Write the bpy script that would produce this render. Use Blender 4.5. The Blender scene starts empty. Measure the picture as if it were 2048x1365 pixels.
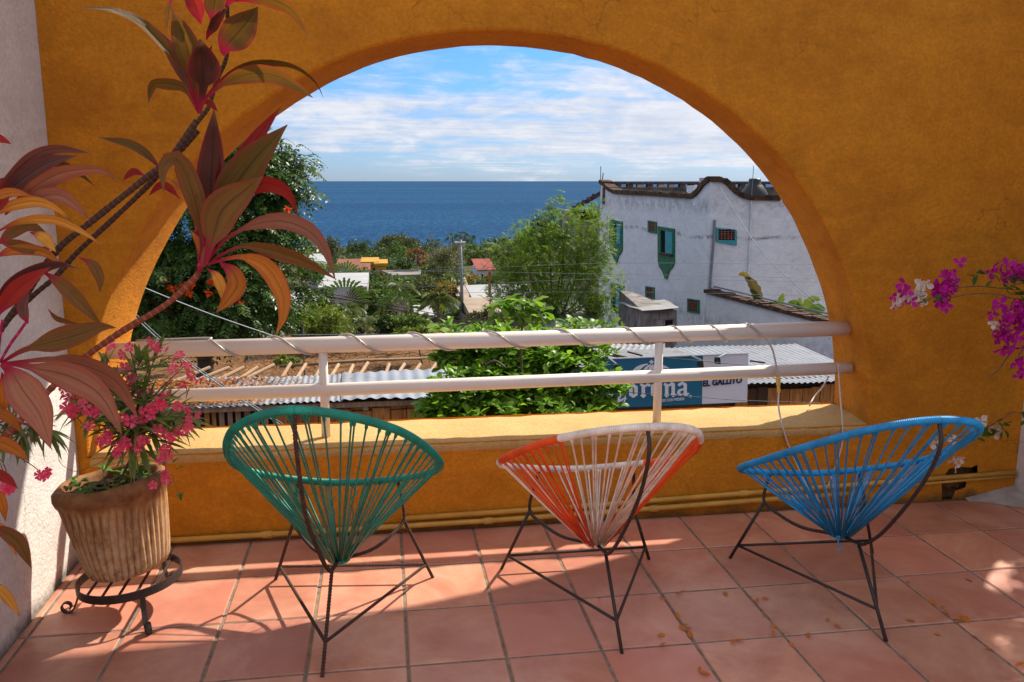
import bpy, bmesh, math, random
import numpy as np
from mathutils import Vector, Matrix
from mathutils.geometry import tessellate_polygon
R = math.radians
random.seed(7); RNG = np.random.default_rng(7)
SC = bpy.context.scene
COL = SC.collection

# ------------------------------------------------------------------ camera, sky, sun, exposure
H = 1.6                                   # eye height above the terrace floor
FPX, CX, CY = 1740.0, 1024.0, 682.5       # focal length and centre in photograph pixels
PITCH = math.atan(320.5 / FPX)
YAW = math.atan(261 * math.cos(PITCH) / FPX)
cam = bpy.data.cameras.new('camera'); camo = bpy.data.objects.new('camera', cam); COL.objects.link(camo)
cam.sensor_width = 36; cam.lens = FPX / 2048 * 36; cam.clip_start = 0.05; cam.clip_end = 90000
camo.location = (0, 0, H); camo.rotation_euler = (math.pi / 2 - PITCH, 0, -YAW)
SC.camera = camo

SUN_AZ = math.atan2(0.8, 0.6); SUN_EL = R(45)
world = bpy.data.worlds.new('World'); SC.world = world; world.use_nodes = True
def build_world():
    nt = world.node_tree; nt.nodes.clear(); N = nt.nodes.new; L = nt.links.new
    out = N('ShaderNodeOutputWorld'); bg = N('ShaderNodeBackground'); L(bg.outputs[0], out.inputs[0])
    sky = N('ShaderNodeTexSky'); sky.sky_type = 'NISHITA'; sky.sun_disc = False
    sky.sun_elevation = SUN_EL; sky.sun_rotation = SUN_AZ
    sky.air_density = 1.0; sky.dust_density = 0.3; sky.ozone_density = 4.0; sky.altitude = 30
    bg.inputs['Strength'].default_value = 0.15
    tc = N('ShaderNodeTexCoord'); sep = N('ShaderNodeSeparateXYZ'); L(tc.outputs['Generated'], sep.inputs[0])
    def M(op, a, b=None, c=None):
        n = N('ShaderNodeMath'); n.operation = op
        for i, v in enumerate((a, b, c)):
            if v is None: continue
            if isinstance(v, (int, float)): n.inputs[i].default_value = v
            else: L(v, n.inputs[i])
        return n.outputs[0]
    z = M('MAXIMUM', sep.outputs[2], 0.0)
    # blue deepening upward over the pale horizon
    tint = N('ShaderNodeValToRGB'); L(z, tint.inputs[0])
    e = tint.color_ramp.elements
    e[0].position = 0.0; e[0].color = (0.115, 0.155, 0.255, 1); e[1].position = 1.0; e[1].color = (0.34, 0.56, 0.78, 1)
    el = e.new(0.16); el.color = (0.105, 0.188, 0.285, 1)
    el = e.new(0.5); el.color = (0.25, 0.45, 0.66, 1)
    mul = N('ShaderNodeMix'); mul.data_type = 'RGBA'; mul.blend_type = 'MULTIPLY'; mul.inputs[0].default_value = 1
    L(sky.outputs[0], mul.inputs[6]); L(tint.outputs[0], mul.inputs[7])
    den = M('ADD', z, 0.05)
    comb = N('ShaderNodeCombineXYZ')
    L(M('DIVIDE', sep.outputs[0], den), comb.inputs[0]); L(M('DIVIDE', sep.outputs[1], den), comb.inputs[1])
    mp = N('ShaderNodeMapping'); L(comb.outputs[0], mp.inputs[0]); mp.inputs['Rotation'].default_value = (0, 0, R(-12)); mp.inputs['Scale'].default_value = (0.55, 0.95, 1)
    def noise(v, sc, det, rough, dist=0.0):
        n = N('ShaderNodeTexNoise'); L(v, n.inputs['Vector']); n.inputs['Scale'].default_value = sc
        n.inputs['Detail'].default_value = det; n.inputs['Roughness'].default_value = rough; n.inputs['Distortion'].default_value = dist
        return n.outputs['Fac']
    n1 = noise(mp.outputs[0], 0.62, 12, 0.62, 0.5); n2 = noise(mp.outputs[0], 2.6, 10, 0.66, 0.3)
    # puffs that keep their size near the horizon
    mp2 = N('ShaderNodeMapping'); L(tc.outputs['Generated'], mp2.inputs[0]); mp2.inputs['Scale'].default_value = (9, 9, 30)
    n3 = noise(mp2.outputs[0], 1.6, 10, 0.6, 0.4)
    cov = N('ShaderNodeValToRGB'); L(z, cov.inputs[0]); cr = cov.color_ramp
    cr.elements[0].position = 0.0; cr.elements[0].color = (0.02,) * 3 + (1,)
    cr.elements[1].position = 0.45; cr.elements[1].color = (0.32,) * 3 + (1,)
    for p, v in ((0.012, 0.05), (0.035, 0.19), (0.075, 0.20), (0.105, 0.10), (0.15, 0.05), (0.24, 0.20)):
        el = cr.elements.new(p); el.color = (v, v, v, 1)
    s = M('ADD', M('MULTIPLY', n1, 0.38), M('ADD', M('MULTIPLY', n2, 0.20), M('MULTIPLY', n3, 0.42)))
    s = M('ADD', s, cov.outputs[0])
    s = M('ADD', s, M('MULTIPLY', sep.outputs[0], 0.10))
    mr = N('ShaderNodeMapRange'); mr.interpolation_type = 'SMOOTHSTEP'; L(s, mr.inputs[0])
    mr.inputs[1].default_value = 0.535; mr.inputs[2].default_value = 0.745; mr.inputs[3].default_value = 0; mr.inputs[4].default_value = 0.92
    cc = N('ShaderNodeValToRGB'); L(M('ADD', M('MULTIPLY', n2, 0.35), M('MULTIPLY', n3, 0.65)), cc.inputs[0])
    cc.color_ramp.elements[0].position = 0.32; cc.color_ramp.elements[0].color = (0.90, 1.02, 1.30, 1)
    cc.color_ramp.elements[1].position = 0.62; cc.color_ramp.elements[1].color = (1.62, 1.62, 1.70, 1)
    mix = N('ShaderNodeMix'); mix.data_type = 'RGBA'; L(mr.outputs[0], mix.inputs[0]); L(mul.outputs[2], mix.inputs[6]); L(cc.outputs[0], mix.inputs[7])
    L(mix.outputs[2], bg.inputs['Color'])
build_world()

sun = bpy.data.lights.new('sun', 'SUN'); suno = bpy.data.objects.new('sun', sun); COL.objects.link(suno)
sun.energy = 2.0; sun.angle = R(1.0); sun.color = (1.0, 0.93, 0.80)
SUND = Vector((0.8 * math.cos(SUN_EL), 0.6 * math.cos(SUN_EL), math.sin(SUN_EL)))
suno.rotation_euler = (-SUND).to_track_quat('-Z', 'Y').to_euler(); suno.location = (20, 15, 30)
SC.view_settings.view_transform = 'Standard'; SC.view_settings.look = 'None'
SC.view_settings.exposure = 1.9; SC.view_settings.gamma = 1.0; SC.view_settings.use_curve_mapping = False
SC.render.engine = 'CYCLES'
SC.cycles.max_bounces = 8; SC.cycles.diffuse_bounces = 4; SC.cycles.transparent_max_bounces = 8
SC.cycles.caustics_reflective = False; SC.cycles.caustics_refractive = False

# ------------------------------------------------------------------ measuring: photograph pixel -> point in the place
FW = Vector((math.sin(YAW) * math.cos(PITCH), math.cos(YAW) * math.cos(PITCH), -math.sin(PITCH)))
RT = Vector((math.cos(YAW), -math.sin(YAW), 0)); UP = RT.cross(FW)
EYE = Vector((0, 0, H))
def ray(px, py): return FW + RT * ((px - CX) / FPX) - UP * ((py - CY) / FPX)
def at(px, py, Y): d = ray(px, py); return EYE + d * (Y / d.y)
def atz(px, py, z): d = ray(px, py); return EYE + d * ((z - H) / d.z)
def onpl(px, py, P, n): d = ray(px, py); return EYE + d * ((P - EYE).dot(n) / d.dot(n))
def mpp(Y): return Y / (FPX * 0.985)      # metres per photograph pixel at that distance

# ------------------------------------------------------------------ object helpers
def link(name, me, mat=None, parent=None, smooth=False):
    o = bpy.data.objects.new(name, me); COL.objects.link(o)
    if mat is not None and me is not None and not len(me.materials): me.materials.append(mat)
    if smooth and me is not None and len(me.polygons):
        me.polygons.foreach_set('use_smooth', np.ones(len(me.polygons), bool))
    if parent is not None: o.parent = parent
    return o
def mesh(name, V, F, mat=None, parent=None, smooth=False, uv=None):
    """V in the parent's coordinates (parents carry only a location unless said)"""
    me = bpy.data.meshes.new(name); me.from_pydata([tuple(v) for v in V], [], F)
    if uv is not None:
        lay = me.uv_layers.new(name='UVMap'); li = np.empty(len(me.loops), np.int32); me.loops.foreach_get('vertex_index', li)
        lay.data.foreach_set('uv', np.asarray(uv, np.float32)[li].ravel())
    me.update()
    return link(name, me, mat, parent, smooth)
def mesh_np(name, V, Q, mat=None, parent=None, smooth=False):
    V = np.asarray(V, np.float32); Q = np.asarray(Q, np.int32); k = Q.shape[1]
    me = bpy.data.meshes.new(name); me.vertices.add(len(V)); me.vertices.foreach_set('co', V.ravel())
    me.loops.add(Q.size); me.loops.foreach_set('vertex_index', Q.ravel())
    me.polygons.add(len(Q)); me.polygons.foreach_set('loop_start', np.arange(0, Q.size, k, dtype=np.int32))
    me.polygons.foreach_set('loop_total', np.full(len(Q), k, np.int32))
    me.update(calc_edges=True)
    return link(name, me, mat, parent, smooth)
def tag(o, label=None, cat=None, group=None, kind=None):
    if label: o['label'] = label
    if cat: o['category'] = cat
    if group: o['group'] = group
    if kind: o['kind'] = kind
    return o
def thing(name, label, cat, loc=(0, 0, 0), group=None):
    o = bpy.data.objects.new(name, None); COL.objects.link(o); o.location = loc; o.empty_display_size = 0.1
    return tag(o, label, cat, group)
class MB:
    def __init__(s, org=(0, 0, 0)): s.V = []; s.F = []; s.o = Vector(org)
    def add(s, V, F):
        n = len(s.V); s.V += [Vector(v) - s.o for v in V]; s.F += [tuple(i + n for i in f) for f in F]; return s
    def box(s, a, b):
        (x0, y0, z0), (x1, y1, z1) = a, b
        return s.add([(x0, y0, z0), (x1, y0, z0), (x1, y1, z0), (x0, y1, z0), (x0, y0, z1), (x1, y0, z1), (x1, y1, z1), (x0, y1, z1)],
                     [(0, 3, 2, 1), (4, 5, 6, 7), (0, 1, 5, 4), (1, 2, 6, 5), (2, 3, 7, 6), (3, 0, 4, 7)])
    def hexa(s, P):      # 4 bottom + 4 top points, any shape
        return s.add(P, [(0, 3, 2, 1), (4, 5, 6, 7), (0, 1, 5, 4), (1, 2, 6, 5), (2, 3, 7, 6), (3, 0, 4, 7)])
    def tube(s, P, r, n=8, closed=False, cap=True):
        P = [Vector(p) for p in P]; m = len(P)
        rr = r if hasattr(r, '__len__') else [r] * m
        T = []
        for i in range(m):
            a = P[(i - 1) % m] if (closed or i) else P[i]; b = P[(i + 1) % m] if (closed or i < m - 1) else P[i]
            t = b - a; T.append(t.normalized() if t.length > 1e-9 else Vector((0, 0, 1)))
        u = T[0].orthogonal().normalized(); V = []
        for i in range(m):
            u = (u - T[i] * u.dot(T[i])); u = u.normalized() if u.length > 1e-6 else T[i].orthogonal().normalized()
            w = T[i].cross(u)
            for k in range(n):
                a = 2 * math.pi * k / n; V.append(P[i] + (u * math.cos(a) + w * math.sin(a)) * rr[i])
        F = []
        for i in range(m if closed else m - 1):
            for k in range(n):
                a, b = i * n + k, i * n + (k + 1) % n; j = (i + 1) % m
                F.append((a, b, j * n + (k + 1) % n, j * n + k))
        if cap and not closed: F += [tuple(range(n))[::-1], tuple((m - 1) * n + k for k in range(n))]
        return s.add(V, F)
    def prism(s, poly, d):      # planar polygon (list of Vector) pushed along d
        d = Vector(d); n = len(poly); P = [Vector(p) for p in poly]
        tri = tessellate_polygon([P])
        V = P + [p + d for p in P]
        F = [tuple(t) for t in tri] + [tuple(i + n for i in t)[::-1] for t in tri]
        F += [(i, (i + 1) % n, n + (i + 1) % n, n + i) for i in range(n)]
        return s.add(V, F)
    def build(s, name, mat=None, parent=None, smooth=False):
        return mesh(name, s.V, s.F, mat, parent, smooth)
def catmull(P, n=8, closed=False):
    P = [Vector(p) for p in P]; N = len(P); out = []
    for i in range(N if closed else N - 1):
        if closed: a, b, c, d = P[i - 1], P[i], P[(i + 1) % N], P[(i + 2) % N]
        else: a, b, c, d = P[max(i - 1, 0)], P[i], P[i + 1], P[min(i + 2, N - 1)]
        for k in range(n):
            t = k / n
            out.append(0.5 * (2 * b + (c - a) * t + (2 * a - 5 * b + 4 * c - d) * t * t + (3 * b - a - 3 * c + d) * t ** 3))
    if not closed: out.append(P[-1])
    return out
def resample(P, n):
    P = np.array([tuple(p) for p in P]); d = np.r_[0, np.cumsum(np.linalg.norm(np.diff(P, axis=0), axis=1))]
    t = np.linspace(0, d[-1], n); return np.c_[[np.interp(t, d, P[:, k]) for k in range(3)]].T

# ------------------------------------------------------------------ materials
class MatB:
    def __init__(s, name, rough=0.7, spec=0.4):
        s.m = bpy.data.materials.new(name); s.m.use_nodes = True; s.nt = s.m.node_tree; s.nt.nodes.clear()
        s.out = s.N('ShaderNodeOutputMaterial'); s.b = s.N('ShaderNodeBsdfPrincipled'); s.L(s.b.outputs[0], s.out.inputs[0])
        s.b.inputs['Roughness'].default_value = rough; s.b.inputs['Specular IOR Level'].default_value = spec
    def N(s, t): return s.nt.nodes.new(t)
    def L(s, a, b): s.nt.links.new(a, b)
    def pos(s, kind='world', scale=None):
        if kind == 'world': v = s.N('ShaderNodeNewGeometry').outputs['Position']
        elif kind == 'uv': v = s.N('ShaderNodeTexCoord').outputs['UV']
        else: v = s.N('ShaderNodeTexCoord').outputs['Object']
        if scale is not None:
            m = s.N('ShaderNodeMapping'); s.L(v, m.inputs[0]); m.inputs['Scale'].default_value = scale; v = m.outputs[0]
        return v
    def noise(s, v, sc, det=4, rough=0.55, dist=0):
        n = s.N('ShaderNodeTexNoise'); s.L(v, n.inputs['Vector']); n.inputs['Scale'].default_value = sc
        n.inputs['Detail'].default_value = det; n.inputs['Roughness'].default_value = rough; n.inputs['Distortion'].default_value = dist
        return n.outputs['Fac']
    def ramp(s, f, stops):
        n = s.N('ShaderNodeValToRGB'); s.L(f, n.inputs[0]); e = n.color_ramp.elements
        while len(e) < len(stops): e.new(0.5)
        for el, (p, c) in zip(e, stops):
            el.position = p; el.color = (c if hasattr(c, '__len__') else (c, c, c)) + (1,) if not hasattr(c, '__len__') or len(c) == 3 else c
        return n.outputs[0]
    def mix(s, f, a, b, mode='MIX'):
        n = s.N('ShaderNodeMix'); n.data_type = 'RGBA'; n.blend_type = mode
        for i, v in ((0, f), (6, a), (7, b)):
            if isinstance(v, (int, float)): n.inputs[i].default_value = v
            elif hasattr(v, '__len__'): n.inputs[i].default_value = tuple(v) + (1,) if len(v) == 3 else v
            else: s.L(v, n.inputs[i])
        return n.outputs[2]
    def math(s, op, a, b=None):
        n = s.N('ShaderNodeMath'); n.operation = op
        for i, v in enumerate((a, b)):
            if v is None: continue
            if isinstance(v, (int, float)): n.inputs[i].default_value = v
            else: s.L(v, n.inputs[i])
        return n.outputs[0]
    def maprange(s, v, a, b, c=0.0, d=1.0):
        n = s.N('ShaderNodeMapRange'); s.L(v, n.inputs[0])
        for i, q in enumerate((a, b, c, d)): n.inputs[i + 1].default_value = q
        return n.outputs[0]
    def color(s, c):
        if hasattr(c, '__len__'): s.b.inputs['Base Color'].default_value = tuple(c) + (1,)
        else: s.L(c, s.b.inputs['Base Color'])
    def bump(s, hgt, strength=0.3, dist=0.01):
        n = s.N('ShaderNodeBump'); n.inputs['Strength'].default_value = strength; n.inputs['Distance'].default_value = dist
        s.L(hgt, n.inputs['Height'])
        if s.b.inputs['Normal'].links: s.L(s.b.inputs['Normal'].links[0].from_socket, n.inputs['Normal'])
        s.L(n.outputs[0], s.b.inputs['Normal'])
    def translucent(s, col, fac):
        t = s.N('ShaderNodeBsdfTranslucent')
        if hasattr(col, '__len__'): t.inputs[0].default_value = tuple(col) + (1,)
        else: s.L(col, t.inputs[0])
        m = s.N('ShaderNodeMixShader'); m.inputs[0].default_value = fac
        s.L(s.b.outputs[0], m.inputs[1]); s.L(t.outputs[0], m.inputs[2]); s.L(m.outputs[0], s.out.inputs[0])
def flat(name, c, rough=0.6, var=0.12, scale=6.0, spec=0.4, bump=0.0, kind='obj', metallic=0.0):
    b = MatB(name, rough, spec); v = b.pos(kind); n = b.noise(v, scale, 6)
    lo = tuple(x * (1 - var) for x in c); hi = tuple(min(1, x * (1 + var)) for x in c)
    b.color(b.ramp(n, [(0.3, lo), (0.7, hi)])); b.b.inputs['Metallic'].default_value = metallic
    if bump: b.bump(b.noise(v, scale * 12, 5), bump, 0.005)
    return b.m
def stucco(name, c, c2, stain=(0.1, 0.08, 0.05), stain_amt=0.35, grain=90, base_dirt=False, bump=0.35, runs=0.5, mildew=None):
    b = MatB(name, 0.85, 0.25); v = b.pos('world')
    n1 = b.noise(v, 1.3, 8, 0.6, 0.4); n2 = b.noise(v, 14, 6, 0.6)
    col = b.ramp(b.math('ADD', b.math('MULTIPLY', n1, 0.65), b.math('MULTIPLY', n2, 0.35)), [(0.34, c2), (0.64, c)])
    col = b.mix(b.ramp(b.noise(b.pos('world', (1, 1, 2.2)), 2.3, 10, .75, .8), [(.40, 0.0), (.62, .55)]), col, tuple(min(1, x * 1.22) for x in c))
    col = b.mix(b.ramp(b.noise(v, 55, 6, .7), [(.42, .30), (.60, 0.0)]), col, tuple(x * .72 for x in c2))
    vo = b.N('ShaderNodeTexVoronoi'); vo.feature = 'DISTANCE_TO_EDGE'; vo.inputs['Scale'].default_value = 2.6
    dv = b.N('ShaderNodeVectorMath'); b.L(v, dv.inputs[0]); nn = b.N('ShaderNodeTexNoise'); b.L(v, nn.inputs['Vector']); nn.inputs['Scale'].default_value = 6; nn.inputs['Detail'].default_value = 6; sc_ = b.N('ShaderNodeVectorMath'); sc_.operation = 'SCALE'; sc_.inputs['Scale'].default_value = .28; b.L(nn.outputs['Color'], sc_.inputs[0]); b.L(sc_.outputs[0], dv.inputs[1]); b.L(dv.outputs[0], vo.inputs['Vector'])
    ck = b.math('MULTIPLY', b.ramp(vo.outputs['Distance'], [(0.0, 1.0), (0.010, 0.0)]), b.ramp(b.noise(v, 1.1, 4, .6), [(.52, 0.0), (.60, .55)]))
    col = b.mix(ck, col, stain)
    st = b.ramp(b.noise(v, 3.1, 10, 0.72, 1.2), [(0.60, 0.0), (0.74, stain_amt)])
    col = b.mix(st, col, stain)
    # vertical run marks
    vs = b.pos('world', (5.5, 5.5, 0.35)); rn = b.ramp(b.noise(vs, 1.6, 6, 0.6), [(0.52, 0.0), (0.78, stain_amt * runs)])
    col = b.mix(rn, col, stain)
    if mildew:      # black mould in patches and along a horizontal crack
        sp = b.N('ShaderNodeSeparateXYZ'); b.L(v, sp.inputs[0]); zz = b.math('ADD', sp.outputs[2], b.math('MULTIPLY', b.noise(v, .9, 6, .65), .5))
        for z0, w0, am in mildew:
            d = b.math('ABSOLUTE', b.math('SUBTRACT', zz, z0)); ln = b.math('MULTIPLY', b.maprange(d, 0, w0, am, 0), b.ramp(b.noise(v, 2.2, 10, .75), [(.44, 0.0), (.60, 1.0)])); col = b.mix(ln, col, stain)
        col = b.mix(b.ramp(b.noise(b.pos('world', (1, 1, .6)), 1.5, 12, .80, .6), [(.60, 0.0), (.74, .4)]), col, (.22, .22, .22))
        col = b.mix(b.ramp(b.noise(v, 9, 6, .7), [(.64, 0.0), (.72, .8)]), col, (.09, .085, .08))
    if base_dirt:
        sp = b.N('ShaderNodeSeparateXYZ'); b.L(v, sp.inputs[0])
        edge = b.math('ADD', b.math('MULTIPLY', sp.outputs[2], -9.0), b.math('MULTIPLY', b.noise(v, 7, 8, 0.7), 1.5))
        col = b.mix(b.maprange(edge, 0.25, 0.75, 0, 0.75), col, (0.045, 0.035, 0.022))
    b.color(col)
    b.bump(b.noise(v, 9, 5, 0.6), bump * 0.6, 0.03); b.bump(b.noise(b.pos('world', (2.2, 2.2, 7)), 2.2, 4, .55, 1.5), bump * .5, 0.022)
    b.bump(b.noise(v, grain, 5, 0.65), min(1, bump * 1.5), 0.012)
    return b.m
def leafmat(name, c1, c2, trans=0.3, rough=0.45, spec=0.35, tcol=None):
    b = MatB(name, rough, spec); g = b.N('ShaderNodeNewGeometry')
    c = b.ramp(g.outputs['Random Per Island'], [(0.0, c1), (0.55, tuple((x + y) / 2 for x, y in zip(c1, c2))), (1.0, c2)])
    b.color(c)
    if trans:
        t = b.mix(1.0, c, tcol or (1.5, 1.7, 0.7), 'MULTIPLY'); b.translucent(t, trans)
    return b.m

M = {}
M['orange'] = stucco('orange_stucco', (0.64, 0.245, 0.012), (0.44, 0.145, 0.007), (0.22, 0.075, 0.008), 0.35, base_dirt=True)
M['sill'] = stucco('sill_paint', (0.57, 0.36, 0.135), (0.48, 0.275, 0.085), (0.42, 0.29, 0.17), 0.5)
M['white'] = stucco('white_stucco', (0.70, 0.66, 0.62), (0.58, 0.53, 0.48), (0.30, 0.25, 0.20), 0.3, grain=70, base_dirt=True, bump=0.32)
def tile_mat():
    b = MatB('terracotta_tile', 0.38, 0.45); v = b.pos('world'); oi = b.N('ShaderNodeObjectInfo')
    n = b.noise(v, 3.2, 10, 0.66, 0.8)
    c = b.ramp(n, [(0.30, (0.42, 0.150, 0.088)), (0.5, (0.57, 0.245, 0.148)), (0.70, (0.70, 0.37, 0.24))])
    c = b.mix(b.maprange(oi.outputs['Random'], 0, 1, 0.0, 0.75), c, (0.50, 0.170, 0.118)); rv = b.math('FRACT', b.math('MULTIPLY', oi.outputs['Random'], 17.3)); c = b.mix(1.0, c, b.ramp(rv, [(0.0, 0.80), (1.0, 1.14)]), 'MULTIPLY'); c = b.mix(b.ramp(b.noise(v, 60, 4, .7), [(.70, 0.0), (.76, .6)]), c, (.72, .52, .40)); c = b.mix(b.ramp(b.noise(v, 1.1, 6, .7, .5), [(.50, 0.0), (.66, .5)]), c, (.70, .40, .28))
    vs = b.pos('world', (2.0, 14, 1)); sc = b.ramp(b.noise(vs, 6, 8, 0.7), [(0.60, 0.0), (0.72, 0.25)])
    c = b.mix(sc, c, (0.62, 0.36, 0.24))
    d = b.ramp(b.noise(v, 11, 10, 0.75, 0.6), [(0.62, 0.0), (0.76, 0.35)]); c = b.mix(d, c, (0.20, 0.085, 0.055))
    b.color(c); b.L(b.ramp(b.noise(v, 5, 8, 0.7), [(0.3, 0.28), (0.7, 0.55)]), b.b.inputs['Roughness'])
    b.bump(b.noise(v, 22, 6, 0.6), 0.12, 0.004)
    return b.m
M['tile'] = tile_mat()
M['grout'] = flat('grout', (0.23, 0.175, 0.130), 0.95, 0.35, 30, 0.1, 0.4, 'world')
M['rail'] = flat('rail_paint', (0.78, 0.69, 0.60), 0.38, 0.05, 3, 0.45, 0.05)
M['pipe'] = flat('pipe_paint', (0.55, 0.30, 0.05), 0.5, 0.2, 8, 0.4, 0.1)
M['iron'] = flat('dark_iron', (0.030, 0.020, 0.016), 0.5, 0.3, 40, 0.5, 0.3)
M['rust'] = flat('rusty_rebar', (0.065, 0.028, 0.018), 0.7, 0.5, 60, 0.4, 0.5)
M['vinyl_clear'] = MatB('clear_vinyl', 0.2, 0.5).m
def clear():
    b = MatB('clear_vinyl_hose', 0.22, 0.6); b.color((0.62, 0.55, 0.48)); b.b.inputs['Transmission Weight'].default_value = 0.35; return b.m
M['hose'] = clear()
M['cord_white'] = flat('white_cord', (0.62, 0.52, 0.45), 0.5, 0.08, 5)
M['brass'] = flat('yellow_plug', (0.62, 0.42, 0.08), 0.4, 0.1, 20)
def vinyl(name, c): return flat(name, c, 0.38, 0.28, 14, 0.45)
M['green'] = vinyl('green_vinyl', (0.004, 0.245, 0.165)); M['red_orange'] = vinyl('orange_vinyl', (0.95, 0.10, 0.012))
M['cream'] = vinyl('cream_vinyl', (0.80, 0.72, 0.60)); M['blue'] = vinyl('blue_vinyl', (0.006, 0.265, 0.56))
M['soil'] = flat('soil', (0.030, 0.019, 0.012), 0.95, 0.5, 40, 0.1, 0.8)
M['cement'] = flat('cement', (0.36, 0.30, 0.26), 0.9, 0.25, 12, 0.2, 0.5)
M['cavity'] = flat('raw_brick_cavity', (0.16, 0.075, 0.03), 0.95, 0.6, 14, 0.1, 0.8)

# ------------------------------------------------------------------ THE TERRACE
YF, YB = 3.84, 4.27                    # arched wall: inner and outer face
XL, XR = -1.33, 3.175                  # side walls
SILL = 0.42; ACX, AR = 0.525, 1.81     # half-round opening: centre x, radius
WT = 4.2                               # wall top
fl = MB().box((XL - 0.3, -2.2, -0.30), (XR + 0.3, 3.86, -0.0035)).build('floor', M['grout']); tag(fl, kind='structure')
TX, TY, TX0, TY0 = 0.3345, 0.384, 0.045, 3.08
def tile_mesh(w, d):
    g = 0.0055; V = []; b = 0.004
    for (z, q) in ((-0.02, 0), (-0.0035, 0), (0.0, b)):
        V += [(g + q, g + q, z), (w - g - q, g + q, z), (w - g - q, d - g - q, z), (g + q, d - g - q, z)]
    F = [(8, 9, 10, 11)]
    for k in (0, 4): F += [(k + i, k + (i + 1) % 4, k + 4 + (i + 1) % 4, k + 4 + i) for i in range(4)]
    me = bpy.data.meshes.new('tile'); me.from_pydata(V, [], F); me.materials.append(M['tile']); return me
tmesh = {}
for i in range(-5, 10):
    for j in range(-13, 3):
        x0, x1 = max(TX0 + i * TX, XL + 0.002), min(TX0 + (i + 1) * TX, XR - 0.002)
        y0, y1 = max(TY0 + j * TY, -2.19), min(TY0 + (j + 1) * TY, YF - 0.004)
        if x1 - x0 < 0.03 or y1 - y0 < 0.03: continue
        k = (round(x1 - x0, 3), round(y1 - y0, 3))
        if k not in tmesh: tmesh[k] = tile_mesh(*k)
        o = link('tile', tmesh[k], None, fl)
        o.location = (x0, y0, random.uniform(-0.0008, 0.0008)); o.rotation_euler = (random.gauss(0, 0.0012), random.gauss(0, 0.0012), random.gauss(0, 0.0015))

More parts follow.
